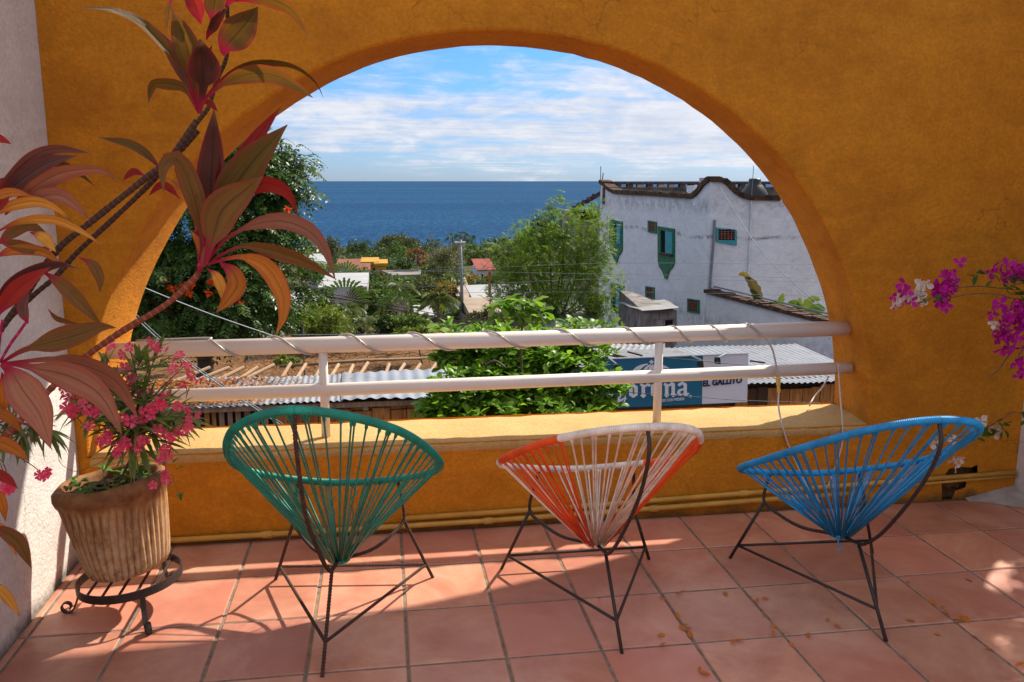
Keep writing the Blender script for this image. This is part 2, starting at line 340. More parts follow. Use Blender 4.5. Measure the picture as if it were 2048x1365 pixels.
def arched_wall():
    w = thing('arched_wall', 'orange stucco wall with a wide half round opening to the sea', 'wall', (0, YF, 0))
    n = 96; rnd = random.Random(3)
    wob = [rnd.gauss(0, 0.0025) for _ in range(n + 1)]
    wob = [sum(wob[max(0, i - 2):i + 3]) / len(wob[max(0, i - 2):i + 3]) * 2 for i in range(n + 1)]
    def arc(r, dx): return [(ACX + dx + (r + wob[i]) * math.cos(math.pi * (1 - i / n)), SILL + (r + wob[i]) * math.sin(math.pi * (1 - i / n))) for i in range(n + 1)]
    rings = [(0.0, 0.016, 0.0), (0.003, 0.007, 0.0), (0.009, 0.002, 0.001), (0.02, 0.0, 0.002), (YB - YF - 0.02, 0.0, 0.045), (YB - YF - 0.004, 0.005, 0.046), (YB - YF, 0.015, 0.047)]
    cav = [(2.775, 0.0), (2.765, 0.10), (2.78, 0.135), (2.80, 0.165), (2.86, 0.172), (2.92, 0.165), (2.955, 0.178), (2.96, 0.14), (2.94, 0.11), (2.905, 0.10), (2.90, 0.06), (2.845, 0.045), (2.83, 0.0)]
    XO0, XO1, Z0 = XL - 0.28, XR + 0.28, -5.2
    def face(ring, y, flip):
        a = arc(AR + rings[ring][1], rings[ring][2])
        hole = [Vector((x, z, 0)) for x, z in a]
        outer = [Vector(p + (0,)) for p in ((XO0, -0.3), (2.775, -0.3), (2.83, -0.3), (XO1, -0.3), (XO1, WT), (XO0, WT))]
        loops = [outer, hole]
        if not flip: loops.append([Vector((x, z + 0.004, 0)) for x, z in cav])
        P = [p for l in loops for p in l]
        return [(p.x, y, p.y) for p in P], [tuple(t) for t in tessellate_polygon(loops)], len(outer)
    b = MB((0, YF, 0))
    V, F, _ = face(0, YF, False); b.add(V, F)
    V, F, _ = face(6, YB, True); b.add(V, F)
    b.box((XO0, YF + 0.012, -5.2), (XO1, YB - 0.003, -0.302))
    b.add([(XO0, YF, WT), (XO1, YF, WT), (XO1, YB, WT), (XO0, YB, WT), (XO0, YF, -.3), (XO1, YF, -.3), (XO1, YB, -.3), (XO0, YB, -.3)], [(0, 1, 2, 3), (0, 3, 7, 4), (1, 5, 6, 2)])
    b.build('wall_body', M['orange'], w)
    rv = MB((0, YF, 0)); V = []; F = []
    for (dy, dr, dx) in rings:
        V += [(x, YF + dy, z) for x, z in arc(AR + dr, dx)]
    m = n + 1
    for k in range(len(rings) - 1):
        for i in range(n): F.append((k * m + i, k * m + i + 1, (k + 1) * m + i + 1, (k + 1) * m + i))
    rv.add(V, F).build('arch_reveal', M['orange'], w, True)
    # the sill: rounded front lip, slightly uneven
    prof = [(-0.001, SILL - 0.042), (-0.006, SILL - 0.024), (-0.004, SILL - 0.012), (0.004, SILL - 0.003), (0.018, SILL), (0.2, SILL + 0.002), (YB - YF - 0.02, SILL - 0.002), (YB - YF + 0.006, SILL - 0.02), (YB - YF + 0.006, SILL - 0.09)]
    V = []; F = []; nx = 60
    for i in range(nx + 1):
        x = ACX - AR + 0.004 + i * (2 * AR + 0.04) / nx
        for k, (dy, z) in enumerate(prof):
            j = rnd.gauss(0, 0.0018)
            V.append((x, dy + (rnd.gauss(0, 0.0012) if k < 4 else 0), z + (j if 1 <= k <= 6 else 0)))
    m = len(prof)
    for i in range(nx):
        for k in range(m - 1): F.append((i * m + k, (i + 1) * m + k, (i + 1) * m + k + 1, i * m + k + 1))
    mesh('sill', V, F, M['sill'], w, True)
    # broken plaster: a rough hollow behind the hole
    b = MB((0, YF, 0)); V = []; F = []; nx, nz = 10, 9
    for i in range(nx + 1):
        for k in range(nz + 1):
            x = 2.74 + 0.25 * i / nx; z = -0.02 + 0.22 * k / nz
            V.append((x, YF + 0.035 + rnd.random() * 0.035, z))
    for i in range(nx):
        for k in range(nz): F.append((i * (nz + 1) + k, (i + 1) * (nz + 1) + k, (i + 1) * (nz + 1) + k + 1, i * (nz + 1) + k + 1))
    b.add(V, F).build('broken_plaster', M['cavity'], w)
    return w
arched_wall()
wl = MB((XL, 0, 0)).prism([Vector((XL, y, z)) for y, z in ((-2.2, -.3), (YF - .002, -.3), (YF - .002, 2.9), (1.6, 2.9), (1.3, .95), (-2.2, .95))], (-.25, 0, 0)).build('side_wall', M['white']); wl.location = (XL, 0, 0)
tag(wl, 'white stucco side wall behind the red leaved plant and the clay pot', 'wall')
def right_wall():
    w = thing('side_wall', 'white side wall by the corner where the bougainvillea comes in', 'wall', (XR, 0, 0))
    n = 40; c, r, s = 2.95, 0.84, 0.52
    hole = [Vector((c - r * math.cos(math.pi * i / n), 1.05 + r * math.sin(math.pi * i / n), 0)) for i in range(n + 1)] + [Vector((c + r, s, 0)), Vector((c - r, s, 0))]
    outer = [Vector((-2.2, -0.3, 0)), Vector((YF - 0.002, -0.3, 0)), Vector((YF - 0.002, 2.65, 0)), Vector((1.9, 2.65, 0)), Vector((1.6, .95, 0)), Vector((-2.2, .95, 0))]
    P = outer + hole; T = [tuple(t) for t in tessellate_polygon([outer, hole])]
    b = MB((XR, 0, 0))
    for x in (XR, XR + 0.25): b.add([(x, p.x, p.y) for p in P], T)
    m = len(hole); b.add([(XR, p.x, p.y) for p in hole] + [(XR + 0.25, p.x, p.y) for p in hole], [(i, (i + 1) % m, m + (i + 1) % m, m + i) for i in range(m)])
    b.build('wall_body', M['white'], w)
right_wall()
hw = MB((0, -2.2, 0)).box((XL - 0.25, -2.5, -0.3), (XR + 0.25, -2.2, 0.95)).build('added_parapet', M['white']); hw.location = (0, -2.2, 0)  # added out of view; low height lets skylight fill the terrace
tag(hw, 'low white parapet added unseen behind the viewer, kept low to let sky light in', 'wall')
# cement lump in the corner
def cement():
    V = []; F = []; n, k = 14, 6; rnd = random.Random(5)
    for i in range(n + 1):
        x = 2.90 + (XR - 0.005 - 2.90) * i / n
        wd = 0.03 + 0.20 * (i / n) ** 1.6
        for j in range(k + 1):
            y = YF - 0.003 - wd * j / k
            V.append((x, y, (0.055 * (i / n) + 0.006) * (1 - j / k) ** 1.5 + 0.0015 + rnd.random() * 0.003 * (j < k)))
    for i in range(n):
        for j in range(k): F.append((i * (k + 1) + j, (i + 1) * (k + 1) + j, (i + 1) * (k + 1) + j + 1, i * (k + 1) + j + 1))
    o = mesh('cement_patch', V, F, M['cement'], None, True); tag(o, 'rough grey cement lump smeared in the corner of the tiled floor', 'cement patch')
cement()
# railing
def railing():
    t = thing('railing', 'cream painted pipe railing standing on the sill under the arch', 'railing', (0, 4.01, SILL))
    o = (0, 4.01, SILL)
    MB(o).tube([(-1.26, 4.01, 0.857), (0.5, 4.01, 0.861), (2.29, 4.01, 0.873)], 0.0375, 20).build('top_rail', M['rail'], t, True)
    MB(o).tube([(-1.28, 4.01, 0.640), (0.5, 4.01, 0.652), (2.32, 4.01, 0.669)], 0.031, 18).build('middle_rail', M['rail'], t, True)
    for x in (-0.288, 1.315):
        p = MB(o).tube([(x, 4.01, SILL - 0.002), (x, 4.01, 0.83)], 0.0205, 14).build('post', M['rail'], t, True)
    return t
railing()
def ropelight():
    P = []
    tops = [-0.80, -0.50, -0.17, 0.13, 0.48, 0.82, 1.14, 1.38, 1.57, 1.75]
    r = 0.043
    P.append((-1.1, 4.01, 0.857 + r))
    for a, b in zip(tops, tops[1:]):
        for k in range(16):
            u = k / 16; th = math.pi / 2 - 2 * math.pi * u      # over the top, down the near side, back behind
            uu = u if u < 0.5 else u
            P.append((a + (b - a) * u, 4.01 - r * math.cos(th), 0.862 + r * math.sin(th)))
    P.append((1.76, 4.01, 0.865 + r))
    b = MB().tube(catmull(P, 2), 0.0052, 6)
    t = thing('rope_light', 'clear plastic light hose wound round the top rail', 'light hose', (0, 0, 0))
    b.build('hose', M['hose'], t, True)
    ax = at(1530, 655, 3.965); c1 = at(1556, 757, 3.955)
    D = catmull([Vector((1.76, 4.01, 0.908)), Vector((1.775, 3.975, 0.90)), at(1540, 690, 3.962), at(1551, 725, 3.96), c1], 6)
    MB().tube(D, 0.0052, 6).build('tail', M['hose'], t, True)
    c2 = at(1558, 785, 3.953)
    MB().tube([c1 + Vector((0, 0, .008)), c1, c1 + (c2 - c1) * 0.45, c1 + (c2 - c1) * 0.46, c2], [0.008, 0.012, 0.012, 0.009, 0.009], 8).build('connector', M['brass'], t)
    D = catmull([c2, at(1557, 812, 3.93), at(1563, 845, 3.835), at(1575, 885, 3.825), at(1592, 925, 3.82), at(1610, 965, 3.81), at(1640, 1005, 3.80)], 6)
    MB().tube(D, 0.0045, 6).build('cord', M['cord_white'], t, True)
ropelight()
D = catmull([at(1676, 728, 3.97), at(1678, 760, 3.965), at(1681, 800, 3.90), at(1685, 850, 3.83), at(1684, 890, 3.825), at(1672, 930, 3.82), at(1655, 975, 3.815)], 6)
tag(MB().tube(D, 0.004, 6).build('cord', M['cord_white'], None, True), 'thin white cord dropping past the right end of the lower rail', 'cord')
D = catmull([at(1658, 752, 4.2), at(1645, 775, 4.19), at(1628, 795, 4.17), at(1619, 812, 4.1)], 6)
tag(MB().tube(D, 0.0045, 6).build('cord', M['cord_white'], None, True), 'short pink white cord curling onto the sill near the cantina planks', 'cord')
# conduits along the wall foot
def conduit(P, r, label):
    t = thing('conduit', label, 'pipe', P[0])
    MB(P[0]).tube(P, r, 10).build('pipe', M['pipe'], t, True)
    for k in range(1, len(P) - 1):
        d = (Vector(P[k + 1]) - Vector(P[k])).normalized()
        MB(P[0]).tube([Vector(P[k]) - d * 0.02, Vector(P[k]) + d * 0.02], r * 1.3, 10).build('collar', M['pipe'], t)
conduit([(-1.28, 3.815, 0.030), (-0.55, 3.817, 0.033), (0.45, 3.817, 0.040), (1.25, 3.817, 0.055), (1.9, 3.817, 0.07), (2.3, 3.817, 0.075)], 0.013, 'painted yellow pipe lying lowest along the foot of the wall')
conduit([(0.05, 3.82, 0.072), (0.9, 3.82, 0.085), (1.7, 3.82, 0.105), (2.5, 3.82, 0.125), (3.16, 3.82, 0.138)], 0.012, 'upper painted yellow pipe running to the right wall corner')
conduit([(2.6, 3.82, 0.102), (2.9, 3.82, 0.112), (3.165, 3.82, 0.120)], 0.007, 'thin brown pipe just below the upper pipe by the corner')

# ------------------------------------------------------------------ chairs woven of vinyl cord
CH = [  # hoop half profile (y0 z0 | x1 y1 z1 | x2 y2 z2 | x3 y3 z3 | y4 z4), position, turn
    ([-0.573, 0.960, 0.253, -0.322, 0.829, 0.371, 0.057, 0.597, 0.291, 0.303, 0.46, 0.222, 0.460], (-0.194, 3.025, -0.115)),
    ([-0.581, 0.871, 0.230, -0.382, 0.786, 0.368, 0.017, 0.587, 0.277, 0.117, 0.523, 0.298, 0.445], (0.775, 3.024, 0.001)),
    ([-0.559, 0.864, 0.198, -0.464, 0.804, 0.341, -0.053, 0.583, 0.324, 0.253, 0.434, 0.281, 0.400], (1.742, 2.967, -0.058))]
CLAB = ['green woven cord chair with a rusty rebar frame facing the wall', 'orange and cream woven cord chair on thin dark rods', 'blue woven cord chair standing nearest the right wall corner']
def ridged(P, r, pitch, amp, n=8):
    """tube along P whose radius ripples like wound cord or rebar ribs"""
    P = [Vector(p) for p in P]; L = sum((b - a).length for a, b in zip(P, P[1:])); m = max(8, int(L / pitch * 4))
    Q = resample(P, m); return Q, [r + amp * math.cos(k * math.pi / 2) for k in range(m)]
def chair(ci):
    s, (qx, qy, qa) = CH[ci]
    t = thing('woven_chair', CLAB[ci], 'chair', (qx, qy, 0), 'woven cord chairs'); t.rotation_euler = (0, 0, qa)
    y0, z0, x1, y1, z1, x2, y2, z2, x3, y3, z3, y4, z4 = s
    half = [(0, y0, z0), (x1, y1, z1), (x2, y2, z2), (x3, y3, z3), (0, y4, z4)]
    P = half + [(-a, b, c) for a, b, c in half[3:0:-1]]
    hp = catmull(P, 40, True); hp.append(hp[0])
    N = 720; C = resample(hp, N + 1)
    frame = M['rust'] if ci == 0 else M['iron']
    rim_r = 0.0135 if ci == 0 else 0.0125
    main = [M['green'], M['red_orange'], M['blue']][ci]
    def rim(a, b, mat, nm='rim_wrap'):
        P_ = C[int(a * N):int(b * N) + 1]; Q, rr = ridged(P_, rim_r, 0.0062, 0.0012)
        MB().tube(Q, rr, 8).build(nm, mat, t, True)
    # going round: 0 rear centre, 0.25 right corner, 0.5 front centre, 0.75 left corner
    if ci == 1:
        for a, b, m_ in ((0.0, 0.205, 'cream'), (0.205, 0.395, 'red_orange'), (0.395, 0.70, 'cream'), (0.70, 0.875, 'red_orange'), (0.875, 1.0, 'cream')):
            o = rim(a, b, M[m_])
    else: rim(0, 0.5, main); rim(0.5, 1.0, main)
    # cords
    RC = Vector((0, 0.03, 0.242)); n = 52
    cm = {}
    for k in range(n):
        u = (k + 0.5) / n + random.gauss(0, 0.0015)
        h = Vector(C[int(u * N) % N]); d = Vector((h.x, h.y - RC.y, 0)).normalized()
        e = RC + d * 0.036 + Vector((0, 0, random.uniform(-0.012, 0.006)))
        if ci == 1:
            mt = M['cream'] if (u < 0.145 or u > 0.875 or (0.40 < u < 0.69 and k % 3 != 0)) else M['red_orange']
            if 0.46 < u < 0.6: mt = M['cream']
        else: mt = main
        dbl = (k % 3 == 0) or (0.18 < u < 0.30) or (0.70 < u < 0.82)
        side = d.cross(Vector((0, 0, 1)))
        for q in ((-2.2, -.8, .8, 2.2) if (ci == 1 and 0.17 < u < 0.32) else (-1, 1) if dbl else (0,)):
            off = side * (0.0048 * q)
            a = h + off + (e - h).normalized() * 0.006
            ee = e + side * 0.002 * q
            Pp = [a, a + (ee - a) * 0.035, a + (ee - a) * 0.05, a + (ee - a) * 0.5 + Vector((0, 0, -0.004)), ee]
            MB().tube(Pp, [0.0058, 0.0058, 0.0032, 0.0031, 0.0031], 5).build('cord', mt, t, True)
    # the small ring at the bottom, wound with cord
    ring = [RC + Vector((0.034 * math.cos(a), 0.034 * math.sin(a), -0.004)) for a in np.linspace(0, 2 * math.pi, 25)[:-1]]
    MB().tube(ring, 0.0095, 8, True).build('seat_ring', M['cream'] if ci == 1 else main, t, True)
    # iron rods
    def rod(nm, P_, r=0.0068, sm=True):
        P_ = catmull(P_, 10) if len(P_) > 2 else [Vector(p) for p in P_]
        if ci == 0:
            Q, rr = ridged(P_, r * 0.98, 0.011, 0.0011, 7)
            return MB().tube(Q, rr, 7).build(nm, frame, t, False)
        return MB().tube(P_, r, 8).build(nm, frame, t, True)
    J = (0, -0.115, 0.262)
    rod('rear_rod', [(0, y0 + 0.004, z0 - 0.008), (0, y0 - 0.012, z0 - 0.09), (0, y0 * 0.86, 0.61), (0, -0.29, 0.385), (0, -0.17, 0.285), J, (0, -0.06, 0.25), (0, 0.0, 0.24)])
    rod('leg', [J, (0, -0.36, 0.0)])
    xw = 0.19
    hf = min((Vector(p) for p in C if p[1] > 0), key=lambda p: abs(p.x - xw))
    for sx in (1, -1):
        hq = Vector((sx * hf.x, hf.y, hf.z))
        W = Vector((sx * 0.215, 0.275, 0.285))
        rod('front_rod', [hq, hq * 0.6 + W * 0.4 + Vector((sx * 0.004, 0.006, 0)), W, (sx * 0.165, 0.205, 0.245), (sx * 0.11, 0.135, 0.226), (sx * 0.05, 0.065, 0.232), (sx * 0.02, 0.035, 0.236)])
        rod('leg', [W, (sx * 0.32, 0.36, 0.0)])
    zr, zf = 0.082, 0.066
    a = Vector((0, -0.36, 0)) + (Vector(J) - Vector((0, -0.36, 0))) * (zr / J[2])
    f = {}
    for sx in (1, -1):
        foot = Vector((sx * 0.32, 0.36, 0)); W = Vector((sx * 0.215, 0.275, 0.285)); f[sx] = foot + (W - foot) * (zf / W.z)
        rod('stretcher', [a, f[sx]], 0.0058)
    rod('stretcher', [f[-1], f[1]], 0.0058)
    if ci == 0:    # loose cord ends curling below the front bar
        for x in (-0.05, 0.02):
            b0 = Vector((x, y4, z4 - 0.012))
            MB().tube(catmull([b0, b0 + Vector((0.03, -0.02, -0.02)), b0 + Vector((0.0, -0.03, -0.05)), b0 + Vector((0.012, -0.03, -0.10)), b0 + Vector((0.0, -0.03, -0.15))], 6), 0.0022, 5).build('loose_end', main, t, True)
    elif ci == 2:
        MB().tube(catmull([RC + Vector((-.02, -.03, -.01)), RC + Vector((-.025, -.04, -.03)), RC + Vector((-.015, -.045, -.045)), RC + Vector((-.03, -.05, -.06))], 5), 0.003, 5).build('loose_end', main, t, True)
    return t
for c in range(3): chair(c)
#==PART2==
# ------------------------------------------------------------------ clay pot on its iron stand
def clay_mat():
    b = MatB('ribbed_clay', 0.75, 0.3); v = b.pos('obj'); vs = b.pos('obj', (1, 1, 0.18))
    n = b.noise(vs, 22, 8, 0.65, 0.6); c = b.ramp(n, [(0.30, (0.17, 0.065, 0.018)), (0.5, (0.36, 0.155, 0.042)), (0.66, (0.55, 0.32, 0.14))])
    sp = b.N('ShaderNodeSeparateXYZ'); b.L(v, sp.inputs[0])
    lime = b.math('MULTIPLY', b.ramp(b.noise(v, 28, 10, 0.7), [(0.38, 0.0), (0.56, 0.95)]), b.maprange(sp.outputs[2], 0.30, 0.05, 0, 1))
    c = b.mix(lime, c, (0.62, 0.42, 0.25))
    dk = b.math('MULTIPLY', b.ramp(b.noise(v, 24, 8, 0.75, 0.8), [(0.54, 0.0), (0.64, 0.9)]), b.maprange(sp.outputs[2], 0.14, 0.0, 0, 1))
    c = b.mix(dk, c, (0.055, 0.035, 0.018))
    c = b.mix(b.ramp(b.noise(v, 9, 8, 0.7), [(0.52, 0.0), (0.7, 0.55)]), c, (0.20, 0.085, 0.035))
    ang = b.math('MULTIPLY', b.math('ARCTAN2', sp.outputs[1], sp.outputs[0]), 40 / (2 * math.pi)); rg = b.math('ABSOLUTE', b.math('SINE', b.math('MULTIPLY', b.math('ADD', ang, b.math('MULTIPLY', b.noise(v, 9, 3), .5)), math.pi))); body = b.math('MULTIPLY', b.maprange(sp.outputs[2], .29, .25), b.ramp(rg, [(.45, 0.0), (.95, .75)])); c = b.mix(b.math('MULTIPLY', body, b.ramp(b.noise(v, 14, 8, .7), [(.36, .15), (.60, 1.0)])), c, (.62, .40, .20)); c = b.mix(b.math('MULTIPLY', b.maprange(sp.outputs[2], .29, .25), b.ramp(rg, [(.0, .7), (.30, 0.0)])), c, (.10, .042, .014)); c = b.mix(b.maprange(sp.outputs[2], .283, .305), c, b.ramp(b.noise(v, 11, 8, .7), [(.35, (.15, .055, .018)), (.65, (.36, .165, .062))])); b.color(c); b.bump(n, 0.5, 0.008); b.bump(b.noise(v, 70, 5, 0.6), 0.3, 0.003)  # pale lime on ridges; groove shade painted dark so the ribs stand out
    return b.m
PC = Vector((-0.98, 3.25, 0.165))
POT_TILT = Matrix.Rotation(R(-7.5), 4, 'Y') @ Matrix.Rotation(R(-2), 4, 'X')
def pot():
    t = thing('flower_pot', 'ribbed brown clay flower pot leaning on its iron stand', 'flower pot', PC)
    rnd = random.Random(2); n = 160
    ribs = [(rnd.uniform(0.6, 1.3)) for _ in range(40)]
    prof = [(0.0, 0.0, 0), (0.135, 0.0, 0), (0.150, 0.006, .3), (0.160, 0.03, 1), (0.170, 0.08, 1), (0.181, 0.15, 1), (0.190, 0.21, 1), (0.198, 0.262, .9), (0.204, 0.290, .4), (0.213, 0.303, 0), (0.219, 0.322, 0), (0.216, 0.345, 0), (0.200, 0.357, 0), (0.186, 0.356, 0), (0.174, 0.343, 0), (0.168, 0.30, 0), (0.160, 0.24, 0)]
    V = []; F = []
    for (r, z, w) in prof:
        for k in range(n):
            a = 2 * math.pi * k / n; q = (k / n * 40) % 1.0
            rib = (abs(math.sin(math.pi * q)) ** 0.7 - 0.6) * 0.0105 * ribs[int(k / n * 40)] * w
            wob = 0.0025 * math.sin(3 * a + z * 9) + 0.002 * math.sin(7 * a + 1)
            rr = max(0, r + rib + (wob if r > 0.1 else 0))
            rr *= .905; V.append(POT_TILT @ Vector((rr * math.cos(a), rr * math.sin(a), z + (0.003 * math.sin(5 * a) if w < .5 and z > .3 else 0))))
    for i in range(len(prof) - 1):
        for k in range(n): F.append((i * n + k, i * n + (k + 1) % n, (i + 1) * n + (k + 1) % n, (i + 1) * n + k))
    mesh('pot_body', V, F, clay_mat(), t, True)
    V = [POT_TILT @ Vector((0, 0, 0.325))]; F = []; m = 40
    for j in range(1, 7):
        for k in range(m):
            a = 2 * math.pi * k / m; r = 0.159 * j / 6
            V.append(POT_TILT @ Vector((r * math.cos(a), r * math.sin(a), 0.322 + rnd.gauss(0, 0.005))))
    for k in range(m): F.append((0, 1 + k, 1 + (k + 1) % m))
    for j in range(5):
        for k in range(m): F.append((1 + j * m + k, 1 + (j + 1) * m + k, 1 + (j + 1) * m + (k + 1) % m, 1 + j * m + (k + 1) % m))
    mesh('soil', V, F, M['soil'], t, False)
    return t
pot()
def pot_stand():
    t = thing('pot_stand', 'three legged wrought iron plant stand with curled feet under the clay pot', 'plant stand', (PC.x, PC.y, 0))
    o = (PC.x, PC.y, 0); tl = Matrix.Translation((PC.x, PC.y, 0.128)) @ Matrix.Rotation(R(-4), 4, 'Y')
    n = 56; V = []; F = []
    for k in range(n):
        a = 2 * math.pi * k / n
        for r, z in ((0.187, -0.016), (0.187, 0.016), (0.182, 0.016), (0.182, -0.016)): V.append(tl @ Vector((r * math.cos(a), r * math.sin(a), z)))
    for k in range(n):
        for j in range(4): F.append((k * 4 + j, ((k + 1) % n) * 4 + j, ((k + 1) % n) * 4 + (j + 1) % 4, k * 4 + (j + 1) % 4))
    MB(o).add(V, F).build('ring', M['iron'], t)
    for k in range(5):
        x = -0.12 + 0.06 * k; y = math.sqrt(0.182 ** 2 - x * x)
        MB(o).tube([tl @ Vector((x, -y, -0.004)), tl @ Vector((x, y, -0.004))], 0.0055, 6).build('cross_bar', M['iron'], t)
    for fx, fy in ((-1.20, 3.25), (-0.885, 3.07), (-0.885, 3.44)):
        d = (Vector((fx, fy, 0)) - Vector((PC.x, PC.y, 0))).normalized(); a = Vector((PC.x, PC.y, 0)) + d * 0.184
        P = [a + Vector((0, 0, 0.12)), a + d * 0.004 + Vector((0, 0, 0.07)), a + d * 0.022 + Vector((0, 0, 0.02))]
        c = a + d * 0.048 + Vector((0, 0, 0.024))
        for i in range(15):
            th = math.pi * 1.15 + i / 14 * math.pi * 2.1; r = 0.024 - 0.011 * i / 14
            P.append(c + d * (r * math.cos(th)) + Vector((0, 0, r * math.sin(th))))
        s = Vector((-d.y, d.x, 0)); P = catmull(P, 3); V = []; F = []
        for i, p in enumerate(P):
            q = P[min(i + 1, len(P) - 1)] - P[max(i - 1, 0)]; nn = q.normalized().cross(s)
            for u, w in ((-1, -1), (1, -1), (1, 1), (-1, 1)): V.append(p + s * (0.009 * u) + nn * (0.0025 * w))
        for i in range(len(P) - 1):
            for j in range(4): F.append((i * 4 + j, i * 4 + (j + 1) % 4, (i + 1) * 4 + (j + 1) % 4, (i + 1) * 4 + j))
        MB(o).add(V, F).build('leg', M['iron'], t)
pot_stand()

# ------------------------------------------------------------------ oleander, weeds
M['ole_leaf'] = leafmat('oleander_leaf', (0.075, 0.125, 0.035), (0.20, 0.27, 0.085), 0.25, 0.42)
M['ole_leaf_y'] = leafmat('oleander_leaf_pale', (0.17, 0.24, 0.06), (0.28, 0.32, 0.09), 0.3, 0.42)
M['petal'] = leafmat('pink_petal', (0.90, 0.045, 0.15), (0.95, 0.17, 0.28), 0.3, 0.55, 0.2, (1.1, 1.0, 1.0))
M['bark'] = flat('grey_brown_bark', (0.16, 0.115, 0.08), 0.9, 0.35, 40, 0.2, 0.5)
M['twig'] = flat('red_brown_twig', (0.20, 0.075, 0.035), 0.8, 0.3, 40, 0.2)
M['weed'] = leafmat('weed_leaf', (0.07, 0.16, 0.025), (0.17, 0.30, 0.05), 0.3, 0.5)
M['dry'] = leafmat('dry_leaf', (0.42, 0.13, 0.02), (0.66, 0.22, 0.035), 0.15, 0.7, 0.2, (1.2, 1, .8))
def lance_mesh(name, L, W, mat, droop=0.15, seg=4):
    V = []; F = []
    for i in range(seg + 1):
        u = i / seg; w = W * (math.sin(math.pi * min(1, 0.06 + u * 0.97)) ** 0.75) * (1 if i < seg else 0.1)
        z = -droop * L * u * u
        V += [(-w / 2, L * u, z + w * 0.18), (0, L * u, z), (w / 2, L * u, z + w * 0.18)]
    for i in range(seg):
        for k in (0, 1): a = i * 3 + k; F.append((a, a + 1, a + 4, a + 3))
    me = bpy.data.meshes.new(name); me.from_pydata(V, [], F); me.materials.append(mat)
    me.polygons.foreach_set('use_smooth', np.ones(len(F), bool)); return me
def frame(p, d, up=Vector((0, 0, 1)), sc=1.0, roll=0.0):
    d = d.normalized(); x = d.cross(up); x = x.normalized() if x.length > 1e-4 else d.orthogonal().normalized(); z = x.cross(d)
    m = Matrix((x, d, z)).transposed().to_4x4(); m = m @ Matrix.Rotation(roll, 4, 'Y') @ Matrix.Scale(sc, 4)
    m.translation = p; return m
def place(name, me, par, p, d, sc=1.0, roll=0.0, up=Vector((0, 0, 1))):
    o = bpy.data.objects.new(name, me); COL.objects.link(o); o.parent = par
    o.matrix_local = frame(Vector(p) - par.location, d, up, sc, roll); return o
def flower_mesh(name='flower'):
    V = []; F = []
    for k in range(5):
        a = 2 * math.pi * k / 5; ca, sa = math.cos(a), math.sin(a)
        def q(r, t, z): return (r * ca - t * sa, r * sa + t * ca, z)
        n = len(V)
        V += [q(0.002, 0, -0.008), q(0.010, -0.006, 0.0), q(0.010, 0.006, 0.0), q(0.021, -0.011, 0.004), q(0.024, 0.001, 0.001), q(0.020, 0.011, 0.006), q(0.028, -0.004, 0.0)]
        F += [(n, n + 1, n + 2), (n + 1, n + 3, n + 4), (n + 1, n + 4, n + 2), (n + 2, n + 4, n + 5), (n + 3, n + 6, n + 4)]
    me = bpy.data.meshes.new(name); me.from_pydata(V, [], F); me.materials.append(M['petal']); return me
FLOWER = flower_mesh()
OLE = [lance_mesh('oleander_leaf', 1.0, 0.135, M['ole_leaf'], 0.10), lance_mesh('oleander_leaf', 1.0, 0.12, M['ole_leaf_y'], 0.22), lance_mesh('oleander_leaf', 1.0, 0.14, M['ole_leaf'], 0.3)]
